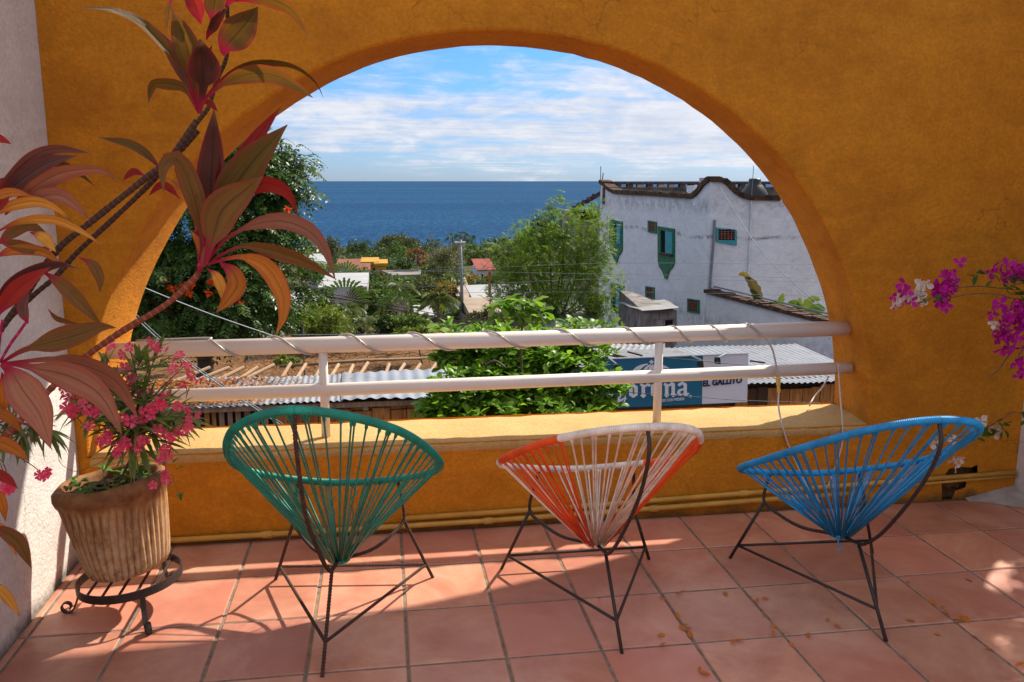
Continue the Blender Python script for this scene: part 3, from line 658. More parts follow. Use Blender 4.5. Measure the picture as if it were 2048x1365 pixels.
def oleander():
    rnd = random.Random(11)
    root = PC + POT_TILT.to_3x3() @ Vector((0.03, 0.0, 0.32))
    t = thing('oleander', 'pink flowering oleander bush growing in the clay pot', 'plant', root)
    Y0 = root.y
    base = at(262, 968, Y0); fork = at(268, 905, Y0)
    MB(root).tube(catmull([base, at(264, 935, Y0), fork, at(272, 880, Y0)], 5), [0.011] * 11 + [0.009] * 5, 8).build('stem', M['bark'], t, True)
    MB(root).tube(catmull([at(212, 992, 3.16), at(240, 960, 3.2), at(258, 925, 3.25), fork], 5), 0.0055, 6).build('stem', M['bark'], t, True)
    MB(root).tube(catmull([at(180, 972, 3.14), at(208, 980, 3.15), at(210, 955, 3.17)], 4), 0.005, 6).build('stem', M['bark'], t, True)
    MB(root).tube(catmull([at(268, 900, Y0), at(292, 880, Y0 - .05), at(306, 858, Y0 - .06), at(330, 835, Y0 - .03)], 5), 0.004, 6).build('stem', M['bark'], t, True)
    nleaf = 0
    # branches end at these photo points (depth offset)
    tips = [(296, 700, .0), (320, 690, .1), (262, 706, -.05), (215, 715, .02), (190, 735, .1), (150, 790, -.02), (172, 815, -.08), (205, 775, .05), (250, 760, -.1), (290, 790, -.12),
            (312, 805, .0), (258, 840, -.14), (285, 838, -.1), (228, 875, -.16), (262, 885, -.18), (345, 865, -.05), (372, 830, .05), (380, 780, .12), (366, 735, .15), (345, 760, .0), (235, 730, .15), (330, 770, -.05), (205, 850, -.1), (300, 730, -.1)]
    for (px, py, dy) in tips:
        tip = at(px, py, Y0 + dy); st = fork + (tip - fork) * rnd.uniform(0.02, 0.1)
        midp = (st + tip) / 2 + Vector((rnd.gauss(0, .02), rnd.gauss(0, .03), rnd.uniform(.0, .05)))
        P = catmull([st, midp, tip], 5)
        MB(root).tube(P, [0.0042 - 0.0025 * i / 10 for i in range(11)], 5).build('branch', M['twig' if rnd.random() < .5 else 'bark'], t, True)
        for u in (0.42, 0.58, 0.72, 0.86):
            p = P[int(u * 10)]; d0 = (P[min(10, int(u * 10) + 1)] - p).normalized()
            for k in range(4):
                if nleaf >= 282: break
                a = rnd.uniform(0, 6.28); s = d0.orthogonal().normalized(); s = Matrix.Rotation(a, 3, d0) @ s
                d = (d0 * rnd.uniform(.3, .9) + s + Vector((0, 0, rnd.uniform(-.45, .25)))).normalized()
                q = p + d * 0.16
                if q.x < XL + 0.02 or q.y > 4.2: continue
                place('leaf', rnd.choice(OLE if rnd.random() < .8 else OLE[1:2]), t, p, d, rnd.uniform(.11, .17), rnd.uniform(-.5, .5)); nleaf += 1
    # the long leaves pointing right over the sill and down beside the stem
    for (x0, y0, x1, y1) in ((360, 835, 418, 828), (358, 842, 430, 842), (360, 846, 412, 858), (355, 850, 395, 872), (350, 820, 402, 800), (362, 812, 405, 790), (372, 800, 378, 760), (290, 900, 330, 930), (270, 905, 285, 962), (280, 900, 300, 950), (258, 900, 225, 935), (250, 895, 208, 905), (268, 910, 272, 950), (240, 890, 190, 880), (230, 850, 170, 872), (225, 845, 165, 850), (310, 880, 372, 893), (320, 885, 365, 905)):
        p = at(x0, y0, Y0 - .08); q = at(x1, y1, Y0 - .12 + rnd.uniform(-.04, .04))
        place('leaf', rnd.choice(OLE), t, p, q - p, (q - p).length, rnd.uniform(-.6, .6))
    FL = [(296, 692, 5), (259, 703, 3), (199, 728, 2), (206, 707, 1), (255, 752, 5), (268, 765, 2), (150, 793, 4), (131, 788, 3), (139, 820, 4), (150, 830, 3), (176, 818, 6), (186, 826, 4), (195, 763, 2), (371, 737, 4), (371, 771, 2), (358, 713, 2), (262, 793, 2), (311, 812, 6), (318, 795, 3), (257, 838, 5), (285, 838, 5), (300, 833, 4), (375, 823, 4), (375, 846, 2), (341, 865, 4), (360, 859, 5), (345, 877, 3), (225, 880, 4), (210, 878, 3), (262, 880, 5), (272, 884, 4), (253, 898, 4), (338, 910, 4), (330, 918, 2), (199, 866, 3), (296, 962, 2), (338, 958, 3), (332, 950, 2), (235, 885, 2), (283, 875, 3), (382, 828, 2)]
    for (px, py, n) in FL:
        dy = -.16 if py > 800 else -.05
        c = at(px, py, Y0 + dy)
        MB(root).tube([c, c + Vector((rnd.gauss(0, .02), .03, .02 if py > 830 else -.04))], 0.0018, 4).build('flower_stalk', M['twig'], t)
        for k in range(max(1, int(n * .7 + .4))):
            p = c + Vector((rnd.gauss(0, .018), rnd.gauss(0, .014), rnd.gauss(0, .017)))
            d = Vector((rnd.gauss(.1, .6), -1, rnd.gauss(.1, .6)))      # flower faces roughly outward
            o = bpy.data.objects.new('flower', FLOWER); COL.objects.link(o); o.parent = t
            z = d.normalized(); x = z.orthogonal().normalized(); y = z.cross(x)
            m = Matrix((x, y, z)).transposed().to_4x4() @ Matrix.Rotation(rnd.uniform(0, 6), 4, 'Z') @ Matrix.Scale(rnd.uniform(.6, .95), 4); m.translation = p - root
            o.matrix_local = m
    for (px, py) in ((360, 735), (345, 725), (390, 770), (400, 765), (330, 705), (180, 835), (120, 800)):
        b = at(px, py, Y0 - .03); MB(root).tube([b, b + Vector((.008, 0, .012)), b + Vector((.014, 0, .022))], [.002, .0045, .001], 5).build('bud', M['petal'], t)
oleander()
def weeds():
    rnd = random.Random(4); c = PC + POT_TILT.to_3x3() @ Vector((0, 0, 0.325))
    t = thing('weeds', 'small green weeds and dry leaves sprouting round the rim of the clay pot', 'plant', c)
    heart = lance_mesh('weed_leaf', 1.0, 0.75, M['weed'], 0.2, 3); dry = lance_mesh('dry_leaf', 1.0, 0.6, M['dry'], 0.3, 3)
    spots = [(-.09, -.09), (-.11, -.03), (-.06, -.12), (-.02, -.11), (.03, -.12), (.08, -.11), (.12, -.06), (.14, .0), (.10, .07), (-.13, .04), (.02, .1), (-.05, .1), (.14, -.04), (.05, -.05)]
    for (x, y) in spots:
        p = PC + POT_TILT.to_3x3() @ Vector((x, y, 0.322)); h = rnd.uniform(.02, .07)
        top = p + Vector((rnd.gauss(0, .02), rnd.gauss(0, .02), h))
        MB(c).tube([p, top], 0.0015, 4).build('stalk', M['weed'], t)
        for k in range(5):
            a = rnd.uniform(0, 6.28); d = Vector((math.cos(a), math.sin(a), rnd.uniform(-.1, .6)))
            place('leaf', heart, t, p + (top - p) * rnd.uniform(.4, 1), d, rnd.uniform(.022, .042), rnd.uniform(-.4, .4))
    for (px, py) in ((255, 950), (248, 962), (232, 972), (258, 935), (244, 975)):
        place('dry_leaf', dry, t, at(px, py, 3.17), Vector((rnd.gauss(0, 1), rnd.gauss(0, 1), .3)), .035)
    P = catmull([at(345, 950, 3.12), at(352, 975, 3.1), at(362, 990, 3.1)], 4); MB(c).tube(P, .0012, 4).build('stalk', M['twig'], t)
    for q in ((352, 988), (368, 985), (345, 962), (352, 940), (348, 925), (335, 930)):
        place('leaf', heart, t, at(q[0], q[1], 3.1), Vector((rnd.gauss(0, .5), -.2, -1 if q[1] > 960 else .4)), .035)
    P = catmull([at(118, 890, 3.35), at(120, 925, 3.35), at(150, 943, 3.35), at(185, 932, 3.3), at(215, 918, 3.25)], 5); MB(c).tube(P, .0011, 4).build('tendril', M['twig'], t)
weeds()
def side_oleander():
    rnd = random.Random(21); root = Vector((-1.22, 2.62, 0.0))
    t = thing('oleander', 'darker oleander shoots by the white side wall at the left edge', 'plant', root)
    st = at(-60, 860, 2.65)
    MB(root).tube(catmull([root, root + Vector((-.02, 0, .4)), st], 6), .008, 6).build('stem', M['bark'], t, True)
    for (x, y, n) in ((60, 850, 16), (25, 835, 12), (95, 860, 14), (45, 870, 14), (10, 870, 10), (20, 775, 10), (45, 790, 8)):
        c = at(x, y, 2.75); MB(root).tube([st, (st + c) / 2 + Vector((0, 0, .03)), c], .003, 5).build('branch', M['bark'], t)
        for k in range(n):
            d = Vector((rnd.uniform(-.5, 1), rnd.uniform(-.8, .3), rnd.uniform(-1.1, .3)))
            place('leaf', rnd.choice((OLE[0], OLE[2])), t, c, d, rnd.uniform(.06, .11), rnd.uniform(-.5, .5))
    for (a, b, fl) in (((55, 925), (85, 950), 5), ((5, 925), (15, 975), 6), ((2, 930), (5, 1000), 4), ((110, 882), (138, 905), 0)):
        p, q = at(*a, 2.72), at(*b, 2.7); MB(root).tube(catmull([st, p, q], 5), .0014, 4).build('flower_stalk', M['twig'], t)
        for k in range(fl):
            o = bpy.data.objects.new('flower', FLOWER); COL.objects.link(o); o.parent = t
            m = frame(q - root + Vector((rnd.gauss(0, .013), rnd.gauss(0, .01), rnd.gauss(0, .013))), Vector((rnd.gauss(0, 1), rnd.gauss(0, .5), rnd.gauss(0, 1))), Vector((0, -1, .2)), .6); o.matrix_local = m
side_oleander()

# ------------------------------------------------------------------ red leaved cordyline
def cord_mat():
    b = MatB('cordyline_leaf', 0.42, 0.22); uv = b.pos('uv'); oi = b.N('ShaderNodeObjectInfo')
    sp = b.N('ShaderNodeSeparateXYZ'); b.L(uv, sp.inputs[0]); a = b.math('ABSOLUTE', sp.outputs[0])
    m = b.N('ShaderNodeMapping'); b.L(uv, m.inputs[0]); m.inputs['Scale'].default_value = (2.6, 0.7, 1)
    addr = b.N('ShaderNodeVectorMath'); addr.operation = 'ADD'; b.L(m.outputs[0], addr.inputs[0]); b.L(oi.outputs['Random'], addr.inputs[1])
    st = b.noise(addr.outputs[0], 1.6, 6, 0.6, 0.2)
    c = b.mix(b.ramp(st, [(0.35, 0.0), (0.7, 1.0)]), b.mix(1.0, oi.outputs['Color'], (0.80, 0.78, 0.78), 'MULTIPLY'), b.mix(1.0, oi.outputs['Color'], (1.16, 1.18, 1.12), 'MULTIPLY'))
    m2 = b.N('ShaderNodeMapping'); b.L(addr.outputs[0], m2.inputs[0]); m2.inputs['Scale'].default_value = (5, .6, 1); fs = b.ramp(b.noise(m2.outputs[0], 3.0, 4, .7), [(.40, .25), (.60, 0.0)]); c = b.mix(fs, c, b.mix(1.0, oi.outputs['Color'], (.45, .40, .40), 'MULTIPLY')); c = b.mix(b.math('MULTIPLY', b.ramp(a, [(0.45, 0.0), (1.0, .38)]), b.ramp(st, [(.35, .4), (.6, 1.0)])), c, (0.30, 0.028, 0.032))
    edge = b.ramp(a, [(0.88, 0.0), (1.0, 0.6)]); c = b.mix(edge, c, (0.33, 0.022, 0.035))
    mid = b.ramp(a, [(0.0, 0.75), (0.10, 0.0)]); c = b.mix(mid, c, b.mix(1.0, oi.outputs['Color'], (0.35, 0.28, 0.35), 'MULTIPLY'))
    tip = b.math('MULTIPLY', b.ramp(sp.outputs[1], [(0.88, 0.0), (0.97, 0.8)]), b.maprange(oi.outputs['Random'], .35, .5)); c = b.mix(tip, c, (.20, .10, .05))
    bl = b.ramp(b.noise(b.pos('obj'), 26, 8, .7), [(.58, 0.0), (.70, .45)]); c = b.mix(bl, c, b.mix(1.0, oi.outputs['Color'], (.45, .45, .5), 'MULTIPLY'))
    pet = b.ramp(sp.outputs[1], [(0.10, 1.0), (0.30, 0.0)]); c = b.mix(pet, c, (0.30, 0.012, 0.045))
    b.color(c); b.translucent(b.mix(1.0, c, (1.7, 1.05, 0.7), 'MULTIPLY'), 0.34)
    wv = b.noise(m2.outputs[0], 4, 4, 0.6); b.bump(wv, 0.35, 0.006)
    return b.m
M['cordyline'] = cord_mat()
LC = dict(ol=(.120, .080, .010), mr=(.075, .024, .014), pk=(.33, .145, .085), orr=(.46, .17, .02), rd=(.30, .025, .020), pu=(.15, .07, .06), ye=(.62, .33, .05), br=(.18, .10, .022), pb=(.40, .20, .14))
def stem_mat():
    b = MatB('cordyline_stem', 0.8, 0.2); uv = b.pos('uv'); sp = b.N('ShaderNodeSeparateXYZ'); b.L(uv, sp.inputs[0])
    oi = b.N('ShaderNodeObjectInfo')
    f = b.math('FRACT', b.math('ADD', sp.outputs[1], b.math('MULTIPLY', b.noise(b.pos('obj'), 60, 3), 0.5)))
    c = b.mix(b.ramp(f, [(0.0, 0.0), (0.72, 0.0), (0.80, 1.0), (0.98, 1.0)]), oi.outputs['Color'], b.mix(1.0, oi.outputs['Color'], (1.9, 1.8, 1.7), 'MULTIPLY'))
    b.color(c); b.bump(f, 0.6, 0.004); return b.m
M['cstem'] = stem_mat()
def stem(par, px, r, Y, col, name='stem', pitch=0.016):
    P = catmull([at(x, y, Y if not isinstance(Y, (list, tuple)) else Y[i]) for i, (x, y) in enumerate(px)], 10)
    L = sum((b - a).length for a, b in zip(P, P[1:])); m = max(12, int(L / pitch * 3)); Q = resample(P, m)
    rr = [r * (1.0 + 0.06 * math.cos(2 * math.pi * k / 3) + 0.07 * math.sin(k * .21) + 0.04 * math.sin(k * 1.7)) for k in range(m)]
    b = MB(par.location); b.tube(Q, rr, 9)
    uv = [(k % 9 / 9, (k // 9) / 3.0) for k in range(m * 9)]
    o = mesh(name, b.V, b.F, M['cstem'], par, True, uv); o.color = col + (1,); return o
def blade(par, px, w, col, Y=2.5, dY=0.0, roll=0.0, pet=0.16, fold=0.28, tipw=0.5, name='leaf'):
    n = 18; k = len(px)
    # depth runs from Y at the base to Y+dY at the tip
    P = [at(x, y, Y + dY * (i / (k - 1)) ** 1.3) for i, (x, y) in enumerate(px)]
    C = [Vector(p) for p in resample(catmull(P, 12), n + 1)]
    rnd = random.Random(int(px[0][0] * 7 + px[-1][1] * 13)); W = w * mpp(Y) * 0.435
    V = []; UV = []; F = []; ph = rnd.uniform(0, 6)
    for i in range(n + 1):
        u = i / n; t = (C[min(i + 1, n)] - C[max(i - 1, 0)]).normalized(); view = (C[i] - EYE).normalized()
        s = t.cross(view); s = s.normalized() if s.length > .05 else Vector((1, 0, 0))
        if i and s.dot(ps) < 0: s = -s
        ps = s
        s2 = Matrix.Rotation(roll + 0.25 * math.sin(3 * u + ph), 3, t) @ s; nn = s2.cross(t).normalized()
        if nn.dot(view) > 0: nn = -nn          # nn towards the viewer
        if u < pet: wu = 0.10 + 0.14 * u / pet
        else:
            q = (u - pet) / (1 - pet); wu = max(0.02, 0.96 * (math.sin(math.pi * min(1.0, q ** 0.76)) ** 1.0)); wu = max(wu, 0.24 * (1 - q) * (1 if q < .3 else 0))
        for j in (-1, -.5, 0, .5, 1):
            wave = 0.10 * W * math.sin(5.5 * u * math.pi + ph + (1 if j > 0 else 0)) * abs(j)
            V.append(C[i] + s2 * (W * wu * j) + nn * (fold * W * wu * abs(j) + wave * min(1, wu)) - par.location); UV.append((j, u))
    for i in range(n):
        for j in range(4): F.append((i * 5 + j, i * 5 + j + 1, (i + 1) * 5 + j + 1, (i + 1) * 5 + j))
    o = mesh(name, V, F, M['cordyline'], par, True, UV)
    c = LC[col]; q = rnd.uniform(.85, 1.2); o.color = (c[0] * q, c[1] * q, c[2] * q, 1); return o
def cordyline():
    root = Vector((-1.13, 1.85, 0.0))
    t = thing('cordyline', 'tall red leaved ti plant leaning in from the left edge', 'plant', root)
    B = lambda *a, **k: blade(t, *a, **k)
    dk = (.055, .028, .018); rb = (.19, .055, .028)
    stem(t, [(394, 242), (338, 319), (285, 362), (180, 446), (112, 503), (49, 595), (0, 662), (-60, 760), (-120, 1000)], .0085, [2.5, 2.5, 2.5, 2.48, 2.46, 2.42, 2.4, 2.35, 2.25], dk)
    stem(t, [(396, 262), (330, 336), (262, 405), (157, 503), (112, 553), (67, 591), (11, 646), (-50, 740), (-130, 1000)], .0072, [2.54, 2.54, 2.54, 2.52, 2.5, 2.46, 2.44, 2.38, 2.25], dk)
    stem(t, [(397, 546), (385, 562), (330, 611), (240, 666), (161, 722), (105, 775), (37, 846), (-40, 930), (-130, 1100)], .0088, [2.5, 2.5, 2.5, 2.5, 2.48, 2.46, 2.42, 2.35, 2.25], rb, pitch=0.02)
    stem(t, [(394, 245), (416, 217), (424, 195), (435, 157), (450, 125), (456, 90), (455, 30), (452, -20)], .006, 2.56, (.07, .045, .025), pitch=.011)
    # upper crown
    B([(398, 228), (392, 170), (372, 90), (345, 18)], 62, 'ol', dY=-.05, pet=.34)
    B([(400, 228), (407, 165), (404, 120), (400, 78)], 72, 'mr', Y=2.47, dY=-.04, pet=.36)
    B([(449, 112), (452, 95), (485, 55), (516, 14)], 70, 'ol', Y=2.48, pet=.05)
    B([(412, 80), (420, 60), (436, 36), (455, 14)], 26, 'mr', pet=.05, roll=.5)
    B([(424, 45), (428, 15), (434, -20), (440, -60)], 46, 'ol', pet=.05)
    B([(402, 48), (394, 20), (380, -10), (368, -40)], 36, 'rd', pet=.05)
    B([(470, 2), (520, -6), (570, 10), (598, 38), (617, 74)], 36, 'ol', pet=.05, roll=.4)
    B([(395, 225), (375, 150), (330, 95), (280, 45), (225, 22), (158, 16)], 26, 'ol', pet=.2, roll=.6, dY=-.12)
    B([(390, 210), (366, 140), (345, 105), (314, 58)], 34, 'pu', Y=2.55, pet=.2)
    B([(393, 222), (378, 190), (362, 172), (325, 166), (304, 172), (297, 208)], 28, 'ol', pet=.2, roll=-.3)
    B([(402, 206), (440, 162), (500, 127), (560, 126), (600, 138), (632, 165), (647, 197)], 22, 'ol', pet=.15, roll=.7)
    B([(402, 208), (440, 172), (490, 150), (545, 150), (595, 175), (626, 196)], 40, 'ol', Y=2.46, pet=.2, dY=-.1)
    B([(345, -6), (338, 20), (333, 62)], 16, 'ol', pet=.05, roll=.6)
    B([(396, 190), (398, 150), (410, 120), (425, 90)], 22, 'rd', Y=2.56, pet=.1)
    B([(455, 12), (470, -12), (500, -30), (540, -45)], 40, 'mr', pet=.05)
    B([(405, 210), (418, 205), (425, 212), (436, 224)], 14, 'rd', pet=.1)
    # middle crown
    B([(396, 542), (412, 470), (420, 410), (424, 320), (428, 218)], 62, 'mr', Y=2.5, dY=.05, pet=.30)
    B([(424, 412), (436, 380), (440, 345), (440, 310)], 30, 'rd', Y=2.53, pet=.1, roll=.5)
    B([(405, 535), (402, 460), (385, 385), (360, 325), (340, 318), (325, 340), (328, 386)], 46, 'br', Y=2.48, dY=-.1, pet=.2)
    B([(410, 530), (428, 470), (445, 420), (490, 380), (527, 352)], 80, 'br', Y=2.45, dY=-.04, pet=.18)
    B([(430, 472), (452, 400), (500, 330), (540, 285), (575, 250)], 82, 'ol', Y=2.52, dY=.03, pet=.06)
    B([(448, 400), (470, 345), (512, 278), (563, 212)], 36, 'rd', Y=2.56, dY=.05, pet=.05)
    B([(470, 395), (520, 370), (555, 372), (582, 395), (595, 430)], 38, 'rd', Y=2.55, pet=.05, roll=.4)
    B([(418, 520), (448, 482), (498, 453), (560, 442), (615, 460), (650, 500), (671, 562)], 38, 'pk', Y=2.47, dY=-.12, pet=.26)
    B([(420, 525), (455, 503), (492, 492), (560, 505), (625, 530), (674, 560)], 36, 'br', Y=2.47, dY=-.1, pet=.28, roll=.4)
    B([(415, 530), (452, 518), (490, 515), (535, 535), (566, 590), (566, 635), (551, 670)], 44, 'orr', Y=2.46, dY=-.1, pet=.24)
    B([(414, 538), (430, 550), (442, 575), (446, 606)], 26, 'ye', Y=2.45, pet=.1)
    B([(440, 526), (466, 545), (475, 570), (458, 598), (432, 626)], 44, 'orr', Y=2.44, pet=.05)
    B([(412, 535), (408, 470), (390, 420), (365, 380), (335, 355)], 18, 'pk', Y=2.51, pet=.2)
    B([(400, 520), (400, 492), (392, 476), (380, 460)], 18, 'orr', Y=2.48, pet=.1)
    B([(360, 398), (335, 374), (318, 372), (297, 393)], 18, 'rd', Y=2.53, pet=.1)
    B([(290, 352), (270, 344), (258, 350), (246, 362)], 16, 'rd', Y=2.53, pet=.1)
    B([(330, 348), (298, 315), (262, 290), (197, 275)], 22, 'ol', Y=2.53, pet=.1, roll=.5)
    B([(402, 545), (412, 500), (425, 490), (440, 478)], 14, 'pk', Y=2.46, pet=.1)
    for a in ((415, 415), (402, 440), (425, 440), (390, 430)):
        stem(t, [(398, 545), ((398 + a[0]) / 2 + 3, 495), a], .0035, 2.49, (.30, .012, .045), 'petiole', .03)
    # left crown behind
    L = dict(Y=2.42)
    B([(-30, 420), (25, 350), (75, 308), (120, 297), (182, 308)], 34, 'pu', **L, pet=.1, roll=.4)
    B([(-10, 410), (40, 362), (95, 326), (154, 312)], 40, 'pu', **L, pet=.1)
    B([(10, 430), (60, 382), (115, 348), (180, 338), (215, 345), (233, 364)], 40, 'pk', Y=2.40, pet=.1, roll=.3)
    B([(85, 335), (120, 328), (160, 348), (190, 373)], 16, 'ol', Y=2.46, pet=.05, roll=.5)
    B([(20, 420), (70, 398), (115, 390), (150, 410), (181, 441)], 34, 'pk', Y=2.39, pet=.1)
    B([(-30, 440), (20, 412), (70, 402), (112, 416), (144, 444)], 28, 'ye', Y=2.38, pet=.1, roll=.3)
    B([(-20, 472), (40, 442), (100, 438), (150, 455), (206, 492)], 24, 'ye', Y=2.37, pet=.1, roll=.5)
    B([(-10, 495), (25, 465), (60, 452), (104, 478)], 28, 'br', Y=2.38, pet=.1)
    B([(-15, 480), (30, 490), (80, 500), (112, 488)], 26, 'br', Y=2.4, pet=.1)
    B([(60, 465), (85, 475), (100, 490), (112, 505)], 26, 'ye', Y=2.36, pet=.1)
    B([(-30, 408), (0, 392), (30, 386), (64, 392)], 24, 'orr', Y=2.37, pet=.1)
    B([(-30, 270), (-5, 276), (10, 282), (23, 289)], 18, 'rd', **L, pet=.1)
    B([(-20, 425), (0, 410), (12, 402), (18, 392)], 20, 'rd', Y=2.36, pet=.1)
    B([(-20, 360), (20, 365), (50, 372), (75, 362)], 20, 'pu', Y=2.44, pet=.1)
    B([(-20, 520), (30, 500), (90, 505), (130, 540)], 26, 'orr', Y=2.4, pet=.1, roll=.4)
    # lower left crowns
    Q = dict(Y=2.36)
    B([(-25, 650), (20, 580), (70, 545), (115, 530), (159, 538)], 36, 'mr', **Q, pet=.1)
    B([(-10, 640), (15, 600), (50, 566), (102, 534)], 40, 'rd', Y=2.33, pet=.1)
    B([(80, 540), (125, 570), (165, 610), (204, 652)], 34, 'br', Y=2.36, pet=.1)
    B([(158, 515), (185, 530), (200, 558), (199, 587)], 24, 'br', Y=2.4, pet=.1)
    B([(56, 648), (46, 620), (50, 600), (60, 585)], 24, 'pu', Y=2.33, pet=.05)
    B([(96, 618), (112, 636), (135, 644), (157, 648)], 12, 'br', Y=2.45, pet=.1)
    B([(2, 727), (38, 705), (76, 692), (150, 672), (200, 655), (232, 656)], 54, 'br', Y=2.34, dY=-.03, pet=.28)
    B([(2, 728), (40, 730), (75, 738), (145, 755), (205, 795), (244, 870)], 62, 'pk', Y=2.30, dY=-.12, pet=.22)
    B([(5, 727), (60, 722), (105, 719), (170, 732), (235, 765), (276, 838)], 50, 'pk', Y=2.33, dY=-.08, pet=.3, roll=.2)
    B([(2, 730), (22, 745), (45, 780), (80, 830), (102, 897)], 76, 'pk', Y=2.27, dY=-.14, pet=.1)
    B([(-30, 820), (-5, 825), (20, 838), (43, 867)], 26, 'orr', Y=2.3, pet=.1)
    B([(-30, 880), (0, 884), (30, 898), (58, 922)], 32, 'orr', Y=2.25, pet=.1)
    B([(4, 745), (8, 775), (8, 805), (4, 838)], 24, 'orr', Y=2.32, pet=.05)
    B([(-30, 940), (0, 950), (20, 962), (36, 978)], 24, 'rd', Y=2.25, pet=.1)
    B([(-15, 970), (-2, 990), (6, 1015), (11, 1044)], 22, 'orr', Y=2.25, pet=.1)
    B([(-30, 1040), (0, 1055), (20, 1080), (33, 1112)], 22, 'ye', Y=2.22, pet=.1)
    B([(-30, 1052), (5, 1062), (38, 1085), (63, 1138)], 34, 'br', Y=2.2, pet=.1)
    B([(-30, 1160), (0, 1180), (22, 1205), (41, 1233)], 24, 'ye', Y=2.2, pet=.1)
    for a in ((150, 360), (0, 0)):
        pass
    for px in ([(0, 725), (20, 690), (38, 665), (52, 645)], [(-5, 728), (-2, 690), (2, 660), (5, 640)]):
        stem(t, px, .0035, 2.33, (.26, .014, .06), 'petiole', .03)
    MB(root).tube(catmull([root, root + Vector((.0, .02, .3)), at(-130, 1000, 2.25)], 5), .016, 8).build('trunk', M['bark'], t, True)
cordyline()
pt = MB((-1.13, 1.85, 0)); V = []; F = []
for i, (r, z) in enumerate(((.0, 0), (.13, 0), (.16, .15), (.185, .3), (.185, .33), (.165, .33), (.15, .27), (0, .27))):
    V += [(-1.13 + r * math.cos(2 * math.pi * k / 28), 1.85 + r * math.sin(2 * math.pi * k / 28), z) for k in range(28)]
for i in range(7):
    for k in range(28): F.append((i * 28 + k, i * 28 + (k + 1) % 28, (i + 1) * 28 + (k + 1) % 28, (i + 1) * 28 + k))
o = pt.add(V, F).build('flower_pot', M['cement'], None, True); o.location = (-1.13, 1.85, 0); tag(o, 'plain grey pot holding the red leaved ti plant', 'flower pot')

# ------------------------------------------------------------------ bougainvillea at the right
M['bract'] = leafmat('magenta_bract', (0.36, 0.006, 0.22), (0.62, 0.02, 0.36), 0.35, 0.6, 0.2, (1.2, .8, 1.1))
M['bract_w'] = leafmat('white_bract', (0.72, 0.60, 0.55), (0.80, 0.72, 0.60), 0.35, 0.6, 0.2, (1, 1, .95))
M['boug_leaf'] = leafmat('bougainvillea_leaf', (0.035, 0.10, 0.018), (0.10, 0.19, 0.03), 0.3, 0.45)
def bract_mesh(mat):
    V = []; F = []
    for k in range(3):
        a = 2 * math.pi * k / 3
        for (r, w, z) in ((0.002, 0.002, 0), (0.012, 0.012, 0.004), (0.022, 0.010, 0.012), (0.029, 0.001, 0.012)):
            for s in (-1, 0, 1):
                x, y = r, s * w; V.append((x * math.cos(a) - y * math.sin(a), x * math.sin(a) + y * math.cos(a), z + 0.005 * abs(s)))
        n = k * 12
        for i in range(3):
            for j in (0, 1): q = n + i * 3 + j; F.append((q, q + 1, q + 4, q + 3))
    me = bpy.data.meshes.new('bract'); me.from_pydata(V, [], F); me.materials.append(mat); return me
BR, BW = bract_mesh(M['bract']), bract_mesh(M['bract_w'])
BL = lance_mesh('bougainvillea_leaf', 1.0, 0.68, M['boug_leaf'], 0.15, 4)
